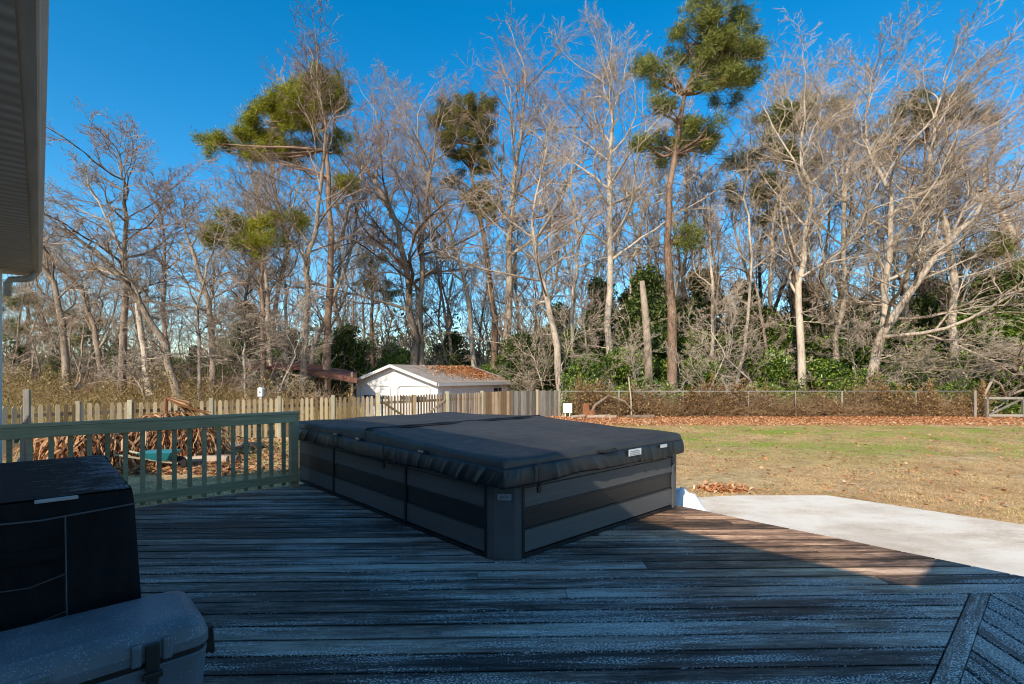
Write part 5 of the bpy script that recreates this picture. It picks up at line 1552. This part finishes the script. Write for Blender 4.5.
mb.tube([(0, 0, 0), (-.02, 0, -.5), (-.05, 0, -1.15)], [.045, .05, .05], 7)
tag(mb.build('leaf_bundle', M['banana'], loc=a), 'tied bundle of dead leaf stalks leaning from a pale stake', 'dead leaves')
def litter(rg, n):
    px = 40+rg.rand(n)*250; d = 9.4+rg.rand(n)*5; x = (px-512)/F*d
    k = rg.rand(n) < np.clip(1.1-(px-40)/260, .12, 1)
    return np.stack([x, d, gz(x, d)+.02+rg.rand(n)*.05], -1)[k]
o = link_mesh('leaf_litter', quads(14000, litter, .05, .5, 22, 'leaf_litter', M['banana'])); tag(o, 'brown leaf litter around the dead plants', 'leaves', kind='stuff')
# wheelbarrow
WB = empty('wheelbarrow', at(160, 472, 9.9), R(10), 'turquoise wheelbarrow parked in front of the dead plants', 'wheelbarrow'); WB.location.z = GND
mb = MB(); loft(mb, [([(x*.17, y*.13) for x, y in ((-1, -1), (1, -1), (1, 1), (-1, 1))], .20), ([(x*.30, y*.24) for x, y in ((-1, -1), (1, -1), (1, 1), (-1, 1))], .38)])
mb.build('tray', M['turq'], WB, bevel=.01)
mb = MB(); mb.tube([(.45, 0, .13), (.45, 0, .13001)], .1, 8); 
mb = MB(); mb.tube([(.34, -.03, .14), (.34, .03, .14)], .135, 16); mb.build('wheel', M['rubber'], WB)
for s in (-1, 1):
    mb = MB(); mb.bar((.34, s*.06, .14), (-.65, s*.24, .36), .03, .03); mb.build('handle', M['post'], WB)
    mb = MB(); mb.bar((-.15, s*.17, .25), (-.2, s*.18, 0), .03, .02); mb.build('leg', M['rubber'], WB)
for i, (px, py, l, a, lb) in enumerate(((205, 458, .9, .1, 'pale cut log lying right of the wheelbarrow'), (226, 457, .6, -.2, 'short log with its pale end beside the longer log'), (244, 444, .9, .3, 'grey log lying against the picket fence base'))):
    d = F*(1.85)/(py-HOR)*.93; mb = MB(); mb.tube([(-l/2, 0, .09), (0, .02, .1), (l/2, 0, .09)], .08, 9)
    tag(mb.build('cut_log', M['log'], loc=((px-512)/F*d, d, GND), rz=a), lb, 'log')

# white tarp beside the spa and leaf pile
rr = random.Random(4); mb = MB(); N = 22; vs = []
for i in range(N+1):
    for j in range(N+1):
        x = (i/N-.5)*.62; y = (j/N-.5)*.6
        e = max(0, 1-(abs(x)/.31)**2)*max(0, 1-(abs(y)/.3)**2)
        z = .52*e**.6*(.6+.4*math.sin(x*9+y*5)) + .05*math.sin(x*31+y*22)*e + .03*math.sin(y*55+x*11)*e
        vs.append((x*(1-.2*y), y, max(.004, z)))
mb._add(vs, [(i*(N+1)+j, (i+1)*(N+1)+j, (i+1)*(N+1)+j+1, i*(N+1)+j+1) for i in range(N) for j in range(N)], .5)
p = W(3.02, 5.42, 0)
tag(mb.build('tarp', M['tarp'], loc=(p.x, p.y, -.38), rz=ANG, smooth=True), 'crumpled white tarp bunched behind the corner of the hot tub', 'tarp')
def pilep(rg, n):
    P = rg.randn(n, 3)*np.array([.17, .10, .03]); P[:, 2] = np.abs(P[:, 2])+.02; return P
d = F*1.85/(490-HOR); 
o = link_mesh('leaf_pile', quads(700, pilep, .04, .5, 3, 'leaf_pile', M['fallen']), None, ((724-512)/F*d, d, GND)); tag(o, 'small pile of brown leaves beyond the patio edge', 'leaf pile', kind='stuff')
# arching fallen limb by the wooden gate
mb = MB(); P = [at(984, 396, 23), at(992, 380, 23.2), at(1000, 384, 23.4), at(1006, 396, 23.5)]
mb.tube([p-P[0] for p in P], [.05, .06, .055, .05], 9); tag(mb.build('fallen_limb', M['bark_mid'], loc=P[0], smooth=True), 'arched pale fallen limb behind the wooden frame gate', 'branch')
mb = MB(); P = [at(1008, 396, 23.6), at(1018, 386, 23.6), at(1034, 380, 23.6)]
mb.tube([p-P[0] for p in P], [.07, .07, .06], 8); tag(mb.build('fallen_limb', M['bark_pale'], loc=P[0], smooth=True), 'straight pale limb slanting up at the right edge behind the gate', 'branch')
